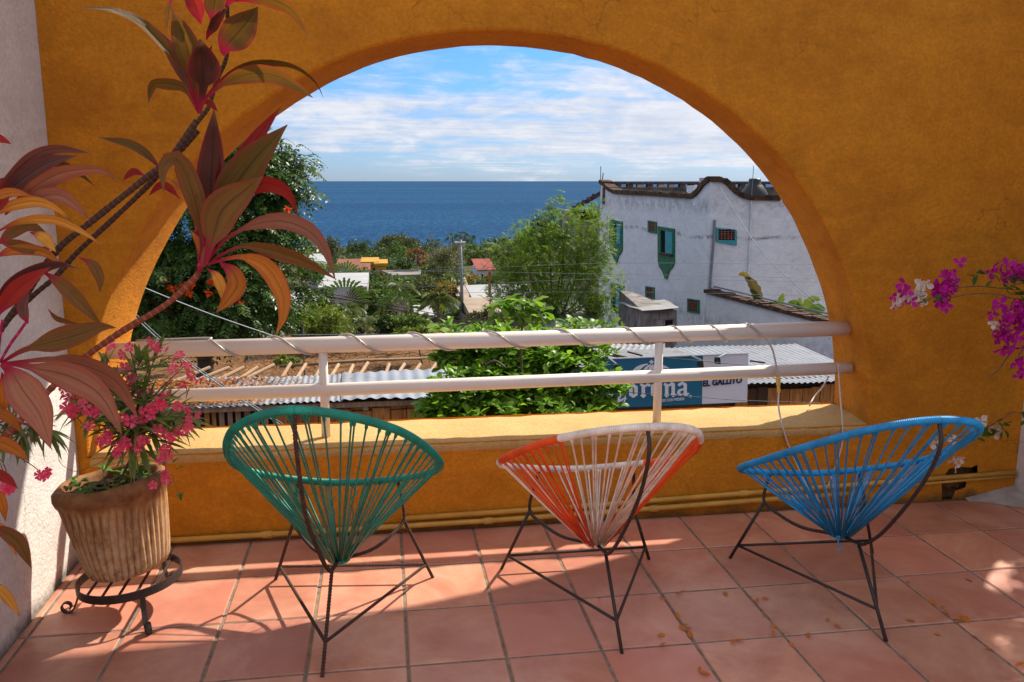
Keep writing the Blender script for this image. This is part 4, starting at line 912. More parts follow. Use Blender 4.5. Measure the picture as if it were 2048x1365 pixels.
def bougainvillea():
    rnd = random.Random(9); root = Vector((3.55, 3.35, -0.3)); Y = 3.45
    t = thing('bougainvillea', 'magenta and white bougainvillea sprays reaching in from the right edge', 'plant', root)
    def tw(px, r, Yv=Y): MB(root).tube(catmull([at(x, y, Yv) for x, y in px], 6), r, 5).build('branch', M['bark'], t, True)
    hub = Vector((3.35, 3.42, 1.15))
    MB(root).tube(catmull([root, root + Vector((0.02, .05, .8)), hub], 6), .018, 7).build('trunk', M['bark'], t, True)
    def tw2(px, r, Yv=Y): MB(root).tube(catmull([hub] + [at(x, y, Yv) for x, y in px], 6), r, 5).build('branch', M['bark'], t, True)
    tw2([(2060, 566), (2010, 577), (1960, 573), (1910, 578), (1860, 598), (1835, 608)], .0026)
    tw2([(2060, 598), (2000, 590), (1950, 588), (1905, 596), (1880, 605)], .0024)
    tw2([(2040, 590), (2015, 562), (1995, 545), (1975, 548)], .002)
    tw2([(2060, 640), (2030, 690), (2000, 735), (1980, 753)], .003)
    tw2([(2060, 690), (2040, 722), (2020, 738)], .003)
    MB(root).tube(catmull([root + Vector((0, .1, .5)), at(2060, 832, 3.6), at(2000, 842, 3.6), at(1960, 862, 3.62), at(1900, 880, 3.65)], 6), .0028, 5).build('branch', M['bark'], t, True)
    def cl(px, py, n, me, sp=9, Yv=Y):
        for k in range(n):
            p = at(px + rnd.gauss(0, sp), py + rnd.gauss(0, sp), Yv + rnd.gauss(0, .025))
            d = Vector((rnd.gauss(0, .7), -1, rnd.gauss(0, .7))).normalized(); x = d.orthogonal().normalized(); y = d.cross(x)
            m = Matrix((x, y, d)).transposed().to_4x4() @ Matrix.Rotation(rnd.uniform(0, 6), 4, 'Z') @ Matrix.Scale(rnd.uniform(.75, 1.15), 4); m.translation = p - root
            o = bpy.data.objects.new('bract', me); COL.objects.link(o); o.parent = t; o.matrix_local = m
    for a in ((1792, 610, 4), (1822, 588, 5), (1840, 574, 5), (1832, 598, 4), (1985, 640, 2)): cl(*a, BW, 8)
    for a in ((1804, 592, 5), (1808, 605, 3), (1870, 580, 6), (1888, 562, 6), (1905, 556, 5), (1880, 598, 5), (1902, 600, 3), (1895, 578, 5), (1974, 537, 2), (2018, 540, 5), (2038, 542, 5), (2005, 548, 3), (2000, 625, 7), (2020, 640, 7), (2012, 662, 7), (2040, 622, 7), (2046, 650, 7), (1998, 672, 6), (2008, 690, 5), (2030, 690, 6), (2042, 722, 5), (2048, 745, 4), (2035, 610, 5)): cl(*a, BR, 10)
    for a in ((1972, 842, 3), (1992, 868, 3), (1872, 888, 4), (1905, 925, 5), (1898, 880, 2)): cl(*a, BW, 6, 3.62)
    for (x, y, n) in ((1960, 550, 3), (1982, 556, 4), (2030, 562, 5), (2020, 582, 4), (1884, 592, 3), (1902, 572, 2), (1848, 592, 2), (2040, 585, 4), (2046, 560, 3)):
        for k in range(n): place('leaf', BL, t, at(x + rnd.gauss(0, 7), y + rnd.gauss(0, 5), Y - .02), Vector((rnd.gauss(0, 1), -.3, rnd.gauss(0, .8))), rnd.uniform(.03, .05), rnd.uniform(-.6, .6))
    for (x, y, n) in ((1962, 872, 6), (1995, 862, 5), (2006, 847, 4), (2045, 840, 3), (1880, 880, 3), (1975, 862, 3)):
        for k in range(n): place('leaf', BL, t, at(x + rnd.gauss(0, 8), y + rnd.gauss(0, 5), 3.6), Vector((rnd.gauss(0, 1), -.3, rnd.gauss(-.3, .8))), rnd.uniform(.03, .05), rnd.uniform(-.6, .6))
    # the bush itself outside the side wall: it shades the right of the floor, with a hole the sun comes through
    n = 17000; g = np.random.default_rng(5)
    C = np.c_[g.uniform(3.44, 4.35, n), g.uniform(2.1, 4.9, n), g.uniform(0.2, 2.45, n)]
    S = np.array([.8, .6, 1.0]) / math.sqrt(2)
    def clear_of(P, q, r):
        d = P - np.array(q); d = d - (d @ S)[:, None] * S; return np.linalg.norm(d, axis=1) > r + g.normal(0, .03, len(P))
    C = C[clear_of(C, (3.17, 3.62, 0.94), .15)]; C = C[clear_of(C, (3.17, 3.42, 1.42), .09)]
    D = g.normal(size=(len(C), 3)); D /= np.linalg.norm(D, axis=1)[:, None]; U = g.normal(size=(len(C), 3)); X = np.cross(D, U); X /= np.linalg.norm(X, axis=1)[:, None]
    s = g.uniform(.05, .085, len(C))[:, None]
    V = np.stack([C, C + D * s * .5 + X * s * .38, C + D * s, C + D * s * .5 - X * s * .38], 1).reshape(-1, 3) - np.array(root)
    o = mesh_np('foliage', V, np.arange(len(V)).reshape(-1, 4), M['boug_leaf'], t); o['kind'] = 'stuff'
bougainvillea()

# ------------------------------------------------------------------ dry petals and leaves on the tiles
def debris():
    rnd = random.Random(8); me = lance_mesh('fallen_leaf', 1.0, 0.5, M['dry'], -0.2, 3)
    # give it a curled body
    pts = [(1358, 1185), (1362, 1190), (1448, 1183), (1330, 1198), (1352, 1232), (1358, 1240), (1364, 1248), (1370, 1255), (1373, 1262), (1380, 1276), (1330, 1270), (1318, 1293), (1400, 1342), (1420, 1350), (1512, 1205), (1538, 1198), (1528, 1227), (1555, 1254), (1548, 1272), (1588, 1295), (1616, 1266), (1655, 1236), (1682, 1256), (1812, 1166), (1872, 1208), (1880, 1214), (1944, 1164), (1898, 1232), (1905, 1240), (1928, 1237), (1830, 1243), (1882, 1271), (1945, 1270), (1988, 1300), (2030, 1332), (1805, 1310), (1198, 1198), (1462, 1280), (1470, 1279), (1940, 1246)]
    for i, (x, y) in enumerate(pts):
        p = atz(x, y, 0.004)
        o = link('fallen_leaf', me); o.location = p; s = rnd.uniform(.022, .042); o.scale = (s, s, s * 1.3); o.rotation_euler = (rnd.gauss(0, .25), rnd.gauss(0, .3), rnd.uniform(0, 6.28))
        tag(o, 'small dry orange leaf scrap in the dark joint right of the orange chair' if 1340 < x < 1385 and y < 1280 else 'small dry orange petal or leaf scrap fallen on the open terracotta tiles', 'fallen leaf', 'dry scraps fallen on the tiles')
debris()
# ------------------------------------------------------------------ ground, sea
GZ = [(4, -5.4), (9, -5.4), (17, -5.3), (24, -4.75), (36, -4.65), (44, -5.6), (60, -8.4), (110, -13.0), (170, -17.5), (300, -24.5), (400, -27.8), (440, -30.5), (600, -34)]
def gz(Y):
    for (a, za), (b, zb) in zip(GZ, GZ[1:]):
        if Y <= b: return za + (zb - za) * max(0, (Y - a) / (b - a))
    return GZ[-1][1]
def ground():
    ys = list(np.linspace(YB + 0.001, 60, 40)) + list(np.linspace(66, 600, 50)); V = []; F = []; rnd = random.Random(1); nx = 60
    for y in ys:
        for i in range(nx + 1):
            u = i / nx * 2 - 1; x = u * (30 + y * 1.6) + 0.2 * y
            n = math.sin(x * .11 + y * .07) * .5 + math.sin(x * .031 - y * .02)
            V.append((x, y, gz(y) + n * .004 * min(y, 200) * (y > 30)))
    for j in range(len(ys) - 1):
        for i in range(nx): F.append((j * (nx + 1) + i, j * (nx + 1) + i + 1, (j + 1) * (nx + 1) + i + 1, (j + 1) * (nx + 1) + i))
    b = MatB('dry_earth', 0.95, 0.1); v = b.pos('world'); n1 = b.noise(v, .35, 10, .7); n2 = b.noise(v, 3.0, 10, .7)
    c = b.ramp(n1, [(.35, (.07, .050, .022)), (.5, (.17, .085, .036)), (.66, (.25, .135, .06))])
    c = b.mix(b.ramp(n2, [(.45, 0.0), (.6, .8)]), c, (.075, .040, .018)); sp = b.N('ShaderNodeSeparateXYZ'); b.L(v, sp.inputs[0]); far = b.maprange(sp.outputs[1], 42, 62); c = b.mix(b.math('MULTIPLY', far, .85), c, b.ramp(b.noise(v, .5, 8, .7), [(.35, (.022, .038, .012)), (.65, (.075, .085, .028))])); b.color(c); b.bump(n2, .8, .08)
    o = mesh('ground', V, F, b.m, None, True); o['kind'] = 'structure'
    b = MatB('sea_water', 0.4, 0.02); v = b.pos('world', (1, .55, 1)); n1 = b.noise(b.pos('world', (1, .30, 1)), .30, 6, .7); n2 = b.noise(b.pos('world', (.6, 1, 1)), .011, 8, .65); n3 = b.noise(b.pos('world', (.25, 1, 1)), .0016, 6, .6)
    c = b.ramp(n1, [(.36, (.002, .022, .066)), (.50, (.006, .053, .132)), (.66, (.036, .120, .225))])
    c = b.mix(b.ramp(n2, [(.4, 0.0), (.7, .5)]), c, (.012, .075, .145)); c = b.mix(b.ramp(n3, [(.38, 0.0), (.60, .7)]), c, (.003, .032, .090))
    b.color(c); b.b.inputs['Roughness'].default_value = .55; b.bump(n1, 1.0, 1.2)
    # Horizon: one sheet, fine near the shore
    ys = [380, 600, 900, 1500, 3000, 8000, 20000, 60000]; V = []; F = []
    for y in ys: V += [(-1.2 * y - 400, y, -29.2), (1.4 * y + 400, y, -29.2)]
    for j in range(len(ys) - 1): F.append((2 * j, 2 * j + 1, 2 * j + 3, 2 * j + 2))
    o = mesh('sea', V, F, b.m); o['kind'] = 'structure'
ground()

# ------------------------------------------------------------------ foliage machinery
def leafpal(name, lo, hi, tr=.25, rough=.5): M[name] = leafmat(name + '_leaf', lo, hi, tr, rough, .16)
leafpal('dg', (.018, .042, .010), (.065, .105, .022)); leafpal('mg', (.045, .085, .014), (.115, .165, .030)); leafpal('yg', (.095, .135, .014), (.20, .23, .035))
leafpal('ol', (.045, .052, .018), (.105, .105, .035)); leafpal('brn', (.075, .052, .026), (.15, .10, .05)); leafpal('rd', (.09, .05, .02), (.30, .065, .02)); leafpal('yl', (.14, .10, .02), (.30, .20, .03))
leafpal('gloss', (.020, .055, .012), (.095, .150, .028), .28, .34); leafpal('almond', (.075, .170, .016), (.24, .36, .045), .38, .38); leafpal('moringa', (.085, .155, .014), (.22, .29, .04), .38, .5)
leafpal('palm', (.060, .105, .020), (.19, .21, .06), .25, .4); leafpal('fan', (.04, .085, .016), (.11, .17, .04), .25, .4)
M['tulip_flower'] = leafmat('tulip_flower', (.72, .07, .01), (.85, .14, .02), .2, .5, .2, (1, .9, .8))
M['trunk'] = flat('tree_bark', (.13, .095, .065), .9, .4, 8, .2, .5)
M['grey_bark'] = flat('grey_bark', (.22, .18, .16), .9, .3, 8, .2, .3)
def unit(g, n):
    d = g.normal(size=(n, 3)); return d / np.linalg.norm(d, axis=1)[:, None]
def cards(C, D, N_, L, W):
    """diamond leaves, a little folded: base C, along D, facing N_"""
    X = np.cross(D, N_); X /= np.maximum(np.linalg.norm(X, axis=1)[:, None], 1e-6); Z = np.cross(X, D)
    L = np.asarray(L)[:, None]; W = np.asarray(W)[:, None]
    V = np.stack([C, C + D * L * .45 + X * W * .5 + Z * W * .12, C + D * L, C + D * L * .45 - X * W * .5 + Z * W * .12], 1)
    return V.reshape(-1, 3)
def ell_points(g, ells, n, shell=.62):
    vol = np.array([e[3] * e[4] * e[5] for e in ells]); k = g.choice(len(ells), n, p=vol ** .75 / (vol ** .75).sum())
    E = np.array(ells, float)[k]; d = unit(g, n); r = shell + (1 - shell) * g.random(n) ** .7
    return E[:, :3] + d * E[:, 3:6] * r[:, None], d
def crown(par, ells, n, leaf, mat, seed, clump=60, name='crown', droop=.25, shell=.55, spread=None, aspect=.5):
    """ells in world coordinates (x y z rx ry rz): leaves gathered in clumps near the surface of the lumps"""
    g = np.random.default_rng(seed); k = max(6, n // clump); c, d = ell_points(g, ells, k, shell)
    i = g.integers(0, k, n); sp = spread or .17 * np.mean([e[3] for e in ells])
    P = c[i] + g.normal(size=(n, 3)) * np.array([1, 1, .6]) * sp
    D = unit(g, n) * .75 + d[i] * .5; D[:, 2] -= droop; D /= np.linalg.norm(D, axis=1)[:, None]
    N_ = unit(g, n) * .7 + d[i] * .4 + np.array([0, 0, .7])
    s = leaf * g.uniform(.65, 1.3, n)
    V = cards(P, D, N_, s, s * aspect) - np.array(par.location)
    return mesh_np(name, V, np.arange(4 * n).reshape(-1, 4), M[mat], par)
def limbs(par, base, ells, mat, seed, r0, n=7, name='trunk'):
    rnd = random.Random(seed); b = MB(par.location); base = Vector(base)
    cx = sum(e[0] for e in ells) / len(ells); cy = sum(e[1] for e in ells) / len(ells); cz = min(e[2] - e[5] * .6 for e in ells)
    fork = Vector((base.x + (cx - base.x) * .5, base.y + (cy - base.y) * .5, max(base.z + .4, min(cz, base.z + (cz - base.z) * .8))))
    b.tube(catmull([base, (base + fork) / 2 + Vector((rnd.gauss(0, r0), 0, 0)), fork], 4), [r0 * (1.25 - .06 * i) for i in range(9)], 7)
    for k in range(n):
        e = ells[k % len(ells)]; d = Vector((rnd.gauss(0, 1), rnd.gauss(0, 1), rnd.gauss(.3, .8))).normalized()
        tip = Vector(e[:3]) + Vector((d.x * e[3], d.y * e[4], d.z * e[5])) * .75
        P = catmull([fork, fork + (tip - fork) * .5 + Vector((0, 0, .12 * (tip - fork).length)), tip], 4)
        b.tube(P, [r0 * (.6 - .06 * i) for i in range(9)], 5, cap=False)
    return b.build(name, mat, par, True)
def px_ell(px, py, rx, ry, Y, depth=.9):
    c = at(px, py, Y); s = mpp(Y); return (c.x, c.y, c.z, rx * s, rx * s * depth, ry * s)
def tree(name, label, cat, lumps, Y, n, leaf_px, mat, seed, trunk=True, r=None, group=None, droop=.25, clump=60, shell=.55, bark='trunk', spread=None, aspect=.5, bx=None):
    """lumps: (px, py, rx, ry[, dY]) measured on the photograph at distance Y"""
    ells = [px_ell(l[0], l[1], l[2], l[3], Y + (l[4] if len(l) > 4 else 0)) for l in lumps]
    bxx = at(bx, 600, Y).x if bx else ells[0][0]
    t = thing(name, label, cat, (bxx, Y, gz(Y)), group)
    crown(t, ells, n, leaf_px * mpp(Y), mat, seed, clump, droop=droop, shell=shell, spread=spread, aspect=aspect)
    if trunk: limbs(t, (bxx, Y, gz(Y) - .1), ells, M[bark], seed, r or (.06 * max(e[3] for e in ells)), 7)
    return t
def pinnate(par, P, D, L, mat, seed, pairs=6, droop=.5, name='crown', lw=.30):
    """compound leaves: a drooping rib with paired leaflets, vectorised"""
    g = np.random.default_rng(seed); n = len(P); out = []
    D = D / np.linalg.norm(D, axis=1)[:, None]; up = np.array([0, 0, 1.0])
    X = np.cross(D, up); X /= np.maximum(np.linalg.norm(X, axis=1)[:, None], 1e-5); Lc = L[:, None]
    for k in range(pairs):
        u = .18 + .82 * k / (pairs - 1); q = P + D * Lc * u; q = q - up * (droop * Lc * u * u)
        T = D - up * (2 * droop * u); T /= np.linalg.norm(T, axis=1)[:, None]
        for s in (-1, 1):
            d = X * s * .9 + T * .55 - up * .25 + g.normal(0, .12, (n, 3)); d /= np.linalg.norm(d, axis=1)[:, None]
            Nn = np.cross(X, T); ll = L * lw * (1 - .45 * abs(u - .5)) * g.uniform(.8, 1.2, n); out.append(cards(q, d, Nn + g.normal(0, .2, (n, 3)), ll, ll * .42))
    V = np.concatenate(out) - np.array(par.location)
    return mesh_np(name, V, np.arange(len(V)).reshape(-1, 4), M[mat], par)

# ------------------------------------------------------------------ the large dark tree on the left, with orange flowers
def tulip_tree():
    Y = 19.0; L = [(330, 470, 120, 150, 1.0), (430, 420, 130, 140, 0), (500, 350, 75, 85, .3), (540, 420, 70, 90, 0), (400, 580, 140, 90, -.6), (520, 540, 95, 95, -.4), (300, 620, 110, 70, -.8), (575, 560, 38, 60, 0), (560, 340, 42, 45, .4), (480, 620, 80, 50, -.6), (200, 520, 120, 170, 1), (470, 300, 60, 50, .8), (400, 330, 110, 80, 1)]
    ells = [px_ell(*l) if len(l) == 5 and l[4] > 5 else px_ell(l[0], l[1], l[2], l[3], Y + l[4], .8) for l in L]
    t = thing('tulip_tree', 'big dark green tree with orange flower clusters beyond the left of the arch', 'tree', (ells[1][0] - .8, Y, gz(Y)))
    g = np.random.default_rng(31); k = 760; c, d = ell_points(g, ells, k, .74); n = 9500; i = g.integers(0, k, n)
    P = c[i] + g.normal(size=(n, 3)) * np.array([.17, .17, .10]); D = d[i] * .7 + unit(g, n) * .8; D[:, 2] = D[:, 2] * .5 - .15
    pinnate(t, P, D, g.uniform(.22, .40, n), 'gloss', 32, 6, .45, lw=.36)
    limbs(t, (t.location.x, Y, gz(Y) - .1), ells, M['trunk'], 3, .22, 13)
    # upright seed pods at the crown edge
    b = MB(t.location); rnd = random.Random(6)
    for (x, y) in ((556, 305), (562, 298), (575, 318), (588, 322), (598, 330), (600, 345), (608, 385), (615, 395), (548, 300), (612, 405), (495, 262), (488, 258)):
        p = at(x, y + 6, Y - .1); b.tube([p, p + Vector((.02, 0, .07)), p + Vector((rnd.gauss(.03, .02), 0, .17))], [.008, .022, .003], 5)
    b.build('seed_pods', M['brn'], t)
    g = np.random.default_rng(33)
    for (x, y) in ((338, 577), (348, 578), (365, 572), (372, 570), (380, 590), (378, 586), (420, 565), (424, 567), (417, 586), (422, 588), (468, 602), (474, 600), (482, 608), (384, 574), (572, 418), (578, 421), (330, 562)):
        p = np.array(at(x, y, Y - 1.75)); m = 16; Dd = unit(g, m) + np.array([0, -.5, .1]); Dd /= np.linalg.norm(Dd, axis=1)[:, None]
        V = cards(np.repeat(p[None], m, 0) + g.normal(0, .018, (m, 3)), Dd, unit(g, m), g.uniform(.06, .10, m), g.uniform(.04, .06, m)) - np.array(t.location)
        mesh_np('flower', V, np.arange(4 * m).reshape(-1, 4), M['tulip_flower'], t)
tulip_tree()

# ------------------------------------------------------------------ sea almond tree between the two shacks: big leaves in rosettes
def rosettes(par, P, size, mat, seed, per=9, name='crown', up=.35):
    g = np.random.default_rng(seed); n = len(P) * per; i = np.repeat(np.arange(len(P)), per)
    az = np.tile(np.arange(per) * 2.4, len(P)) + g.uniform(0, 6.3, len(P))[i]; el = g.normal(up, .38, n)
    D = np.c_[np.cos(az) * np.cos(el), np.sin(az) * np.cos(el), np.sin(el)]
    s = size * g.uniform(.5, 1.35, n)[:, None]; X = np.cross(D, [0, 0, 1.0]); X /= np.linalg.norm(X, axis=1)[:, None]; Z = np.cross(X, D)
    X = X + Z * g.normal(0, .35, n)[:, None]; Z = np.cross(X, D); C = P[i] + g.normal(0, .012, (n, 3))
    def q(u, w, z): return C + D * s * u + X * s * w + Z * s * z
    V = np.stack([q(.05, 0, 0), q(.40, -.14, .05), q(.40, 0, 0), q(.40, .14, .05), q(.76, -.25, .02), q(.76, 0, -.05), q(.76, .25, .02), q(1.0, -.11, -.12), q(1.02, .11, -.12)], 1).reshape(-1, 3)
    F = np.array([(0, 2, 1, 1), (0, 3, 2, 2), (1, 2, 5, 4), (2, 3, 6, 5), (4, 5, 7, 7), (5, 8, 7, 7), (5, 6, 8, 8)])
    tri = np.array([(0, 2, 1), (0, 3, 2), (1, 2, 5), (1, 5, 4), (2, 3, 6), (2, 6, 5), (4, 5, 7), (5, 8, 7), (5, 6, 8)])
    Q = (tri[None] + (np.arange(n) * 9)[:, None, None]).reshape(-1, 3)
    return mesh_np(name, V - np.array(par.location), Q, M[mat], par)
def almond_tree():
    Y = 11.0; L = [(1010, 780, 130, 60, 0), (930, 790, 100, 50, -.2), (1110, 770, 110, 60, -.1), (1040, 720, 150, 55, .4), (930, 720, 60, 45, .5), (1170, 715, 60, 40, .3), (1190, 790, 60, 45, -.2), (1060, 830, 170, 45, -.4), (900, 835, 70, 35, -.4), (1235, 765, 25, 25, -.1), (1010, 690, 120, 35, .6), (1150, 690, 80, 35, .6), (920, 700, 55, 35, .6)]
    ells = [px_ell(l[0], l[1], l[2], l[3], Y + l[4], .55) for l in L]
    t = thing('almond_tree', 'bright green large leaved tree between the left shed and the cantina sign', 'tree', (at(1050, 800, Y).x, Y, gz(Y)))
    g = np.random.default_rng(41); P, d = ell_points(g, ells, 1150, .6)
    rosettes(t, P, .135, 'almond', 42, 8)
    S = [(1000, 608), (1012, 602), (1020, 612), (1035, 605), (1050, 612), (1062, 606), (1078, 610), (1085, 622), (1060, 630), (1040, 632), (1020, 628), (1075, 635), (1050, 645), (1028, 618), (1092, 632), (1045, 620), (1065, 618), (1005, 622), (998, 630)]
    rosettes(t, np.array([at(x, y, Y - 1.6 + g.uniform(-.15, .15)) for x, y in S]), .16, 'almond', 43, 7, 'sprout', .1)['kind'] = 'stuff'
    S = [(868, 662), (880, 656), (893, 653), (905, 655), (915, 660), (928, 664), (950, 663), (1125, 655), (1140, 650), (1160, 648), (1175, 652), (1195, 650), (1210, 654), (1225, 657), (1150, 658), (1185, 658), (1240, 657)]
    rosettes(t, np.array([at(x, y, Y - .4 + g.uniform(-.15, .15)) for x, y in S]), .14, 'almond', 44, 7, 'sprout', .3)['kind'] = 'stuff'
    limbs(t, (t.location.x, Y, gz(Y) - .1), ells, M['trunk'], 5, .10, 14)
    b = MB(t.location); b.tube(catmull([at(1050, 790, Y + .1), at(1042, 720, Y - .6), at(1045, 640, Y - 1.6)], 5), .014, 5); b.build('sprout_stem', M['trunk'], t, True)
    b = MB(t.location); b.tube(catmull([at(970, 730, Y - .35), at(990, 722, Y - .4), at(1010, 735, Y - .3)], 5), .016, 5).build('dead_twig', M['trunk'], t, True)
almond_tree()

# ------------------------------------------------------------------ feathery light green tree before the white building
def moringa():
    Y = 29.0; L = [(1100, 545, 115, 75, 0), (1150, 500, 75, 60, 0), (1060, 510, 80, 55, .5), (1120, 455, 55, 45, 0), (1175, 470, 50, 60, -.3), (1030, 560, 60, 45, .3), (1190, 560, 55, 80, -.4), (1135, 425, 18, 35, 0), (1075, 470, 40, 30, .4), (1210, 610, 35, 45, -.4), (1000, 580, 40, 30, .3), (1150, 610, 60, 40, -.2), (1085, 600, 70, 35, 0)]
    ells = [px_ell(l[0], l[1], l[2], l[3], Y + l[4], .8) for l in L]
    t = thing('feathery_tree', 'light green feathery tree standing in front of the white building', 'tree', (at(1110, 640, Y).x, Y, gz(Y)))
    g = np.random.default_rng(51); k = 460; c, d = ell_points(g, ells, k, .5); n = 5600; i = g.integers(0, k, n)
    P = c[i] + g.normal(size=(n, 3)) * .13; D = d[i] * .6 + unit(g, n) * .8 + np.array([0, 0, .3])
    pinnate(t, P, D, g.uniform(.22, .42, n), 'moringa', 52, 7, .3, lw=.24)
    b = MB(t.location); rnd = random.Random(5); base = Vector((t.location.x + .1, Y, gz(Y) - .1))
    fk = at(1105, 655, Y)
    for (x, y) in ((1050, 520), (1075, 540), (1100, 500), (1125, 460), (1140, 420), (1150, 530), (1165, 500), (1185, 560), (1210, 580), (1215, 620), (1060, 590), (1095, 570), (1020, 570), (1130, 560), (1170, 600)):
        tip = at(x, y, Y + rnd.gauss(0, .3)); m_ = (fk + tip) / 2 + Vector((rnd.gauss(0, .08), 0, rnd.uniform(-.1, .1)))
        b.tube(catmull([base if rnd.random() < .6 else fk, fk + Vector((rnd.gauss(0, .18), rnd.gauss(0, .1), 0)), m_, tip], 5), [.065 - .0036 * i for i in range(16)], 5)
    b.build('trunk', M['trunk'], t, True)
moringa()

# ------------------------------------------------------------------ palms
def palm(name, label, px, py, rpx, Y, nf, seed, mat='palm', group=None, lift=.35, trunk=True, leaflets=16):
    g = random.Random(seed); c = at(px, py, Y); L = rpx * mpp(Y)
    t = thing(name, label, 'palm', (c.x, Y, gz(Y)), group)
    for k in range(nf):
        az = 2 * math.pi * k / nf + g.uniform(-.3, .3); el = g.uniform(-.15, 1.25) if lift > .2 else g.uniform(-.4, .9); Lk = L * g.uniform(.85, 1.25)
        h = Vector((math.cos(az), math.sin(az), 0)); P = []
        for i in range(leaflets + 1):
            u = i / leaflets; P.append(c + h * (Lk * u * math.cos(el) * (1 - .12 * u)) + Vector((0, 0, Lk * (u * math.sin(el) - .62 * u * u))))
        V = []; F = []; s = Vector((-h.y, h.x, 0)); w = .012 * L
        for i in range(leaflets):
            p, q = P[i], P[i + 1]; tt = (q - p).normalized()
            n0 = len(V); V += [p - s * w, p + s * w, q + s * w * .8, q - s * w * .8]; F.append((n0, n0 + 1, n0 + 2, n0 + 3))
            if i < 2: continue
            u = i / leaflets; ll = Lk * .40 * (math.sin(math.pi * min(1, .15 + .85 * u)) ** .6) + .02
            for sd in (-1, 1):
                for hh in (0, .5):
                    pp = p + (q - p) * hh
                    d = (s * sd * .8 + tt * .75 + Vector((0, 0, -.55 + g.gauss(0, .12)))).normalized(); wv = tt * (.042 * Lk)
                    n0 = len(V); V += [pp - wv * .5, pp + d * ll * .5 + Vector((0, 0, .03 * ll)) - wv * .6, pp + d * ll, pp + d * ll * .5 + Vector((0, 0, .03 * ll)) + wv * .6]
                    F.append((n0, n0 + 1, n0 + 2, n0 + 3))
        mesh('frond', [v - t.location for v in V], F, M[mat], t)
    if trunk: MB(t.location).tube(catmull([(c.x + .1 * L, Y, gz(Y) - .1), (c.x - .02 * L, Y, (gz(Y) + c.z) / 2), c], 5), [L * .07 * (1.15 - .03 * i) for i in range(11)], 7).build('trunk', M['grey_bark'], t, True)
    return t
def fan_palm(label, px, py, rpx, Y, seed, turn=0.0):
    """traveller's palm: long stalks in one upright fan, paddle leaves at the ends"""
    g = random.Random(seed); c = at(px, py, Y); L = rpx * mpp(Y); t = thing('fan_palm', label, 'palm', (c.x, Y, gz(Y)), 'fan palms in the gardens below')
    e = Vector((math.cos(turn), math.sin(turn), 0)); b = MB(t.location)
    for k in range(17):
        a = math.pi * (.04 + .92 * k / 16); d = e * math.cos(a) + Vector((0, 0, math.sin(a)))
        p = c + d * L * .75; b.tube([c, p], [L * .022, L * .012], 4)
        V = []; F = []; nrm = Vector((-e.y, e.x, 0)); x = d.cross(nrm); Lb = L * g.uniform(.5, .8); W = L * .085
        for i in range(7):
            u = i / 6; w = W * math.sin(math.pi * min(1, .08 + .9 * u)) ** .6; q = p + d * Lb * u + Vector((0, 0, -.35 * Lb * u * u)) + e * (math.cos(a) * .1 * Lb * u * u)
            j = 1 if i % 2 else .72      # ragged edge
            V += [q - x * w * j + nrm * w * .4, q, q + x * w * j + nrm * w * .4]
        for i in range(6):
            for s in (0, 1): F.append((i * 3 + s, i * 3 + s + 1, i * 3 + s + 4, i * 3 + s + 3))
        mesh('leaf', [v - t.location for v in V], F, M['fan'], t)
    b.build('stalks', M['cement'], t)
    MB(t.location).tube([(c.x, Y, gz(Y) - .1), c], [L * .10, L * .08], 7).build('trunk', M['grey_bark'], t, True)
palm('coconut_palm', 'coconut palm with pale drooping fronds just above the rail', 690, 622, 48, 42, 17, 61)
palm('coconut_palm', 'coconut palm beside the light pole with upright centre fronds', 876, 600, 50, 44, 17, 62)
palm('coconut_palm', 'coconut palm with curved fronds right of the pale one above the rail', 722, 640, 44, 40, 13, 63, lift=.1)
palm('coconut_palm', 'small drooping palm at the foot of the light pole', 914, 628, 30, 44.6, 11, 64, lift=.1)
palm('coconut_palm', 'bushy palm half hiding the white flat roofed house', 728, 590, 38, 56, 15, 60)
palm('coconut_palm', 'bright palm standing low between the two brown posts and the light pole', 838, 640, 34, 38, 13, 59)
palm('coconut_palm', 'dark feathery palm among the gardens left of the fan palm', 800, 572, 40, 62, 15, 65)
fan_palm('fan palm with silvery stalks standing before the white flat roof', 690, 606, 40, 50, 66, .2)
fan_palm('dark fan palm in the middle gardens left of the concrete roof', 690, 556, 28, 90, 67, -.3)
fan_palm('fan palm with yellowish stalks right of the wooden posts', 798, 622, 38, 48, 68, .5)
for i, (x, y, r, Y, lab) in enumerate(((872, 484, 17, 300, 'leftmost dark palm of the shoreline palm group'), (905, 474, 17, 290, 'second dark palm of the shoreline group, above the light pole'), (925, 470, 17, 280, 'tall dark palm right of the light pole on the shore'), (941, 478, 17, 275, 'rightmost tall palm of the shoreline group'), (705, 492, 14, 290, 'dark palm standing in the coastal trees left of the dome shaped tree'), (831, 491, 12, 300, 'small dark palm just right of the dome shaped tree'), (850, 494, 10, 310, 'lowest small dark palm on the shoreline'), (1008, 482, 13, 270, 'dark palm on the shore left of the feathery tree'), (1037, 480, 11, 265, 'dark palm close to the feathery tree on the shore'), (632, 502, 16, 240, 'dark palm at the right edge of the big flowering tree'))):
    palm('shore_palm', lab, x, y, r, Y, 13, 70 + i, 'dg', 'palms along the shore', leaflets=9)

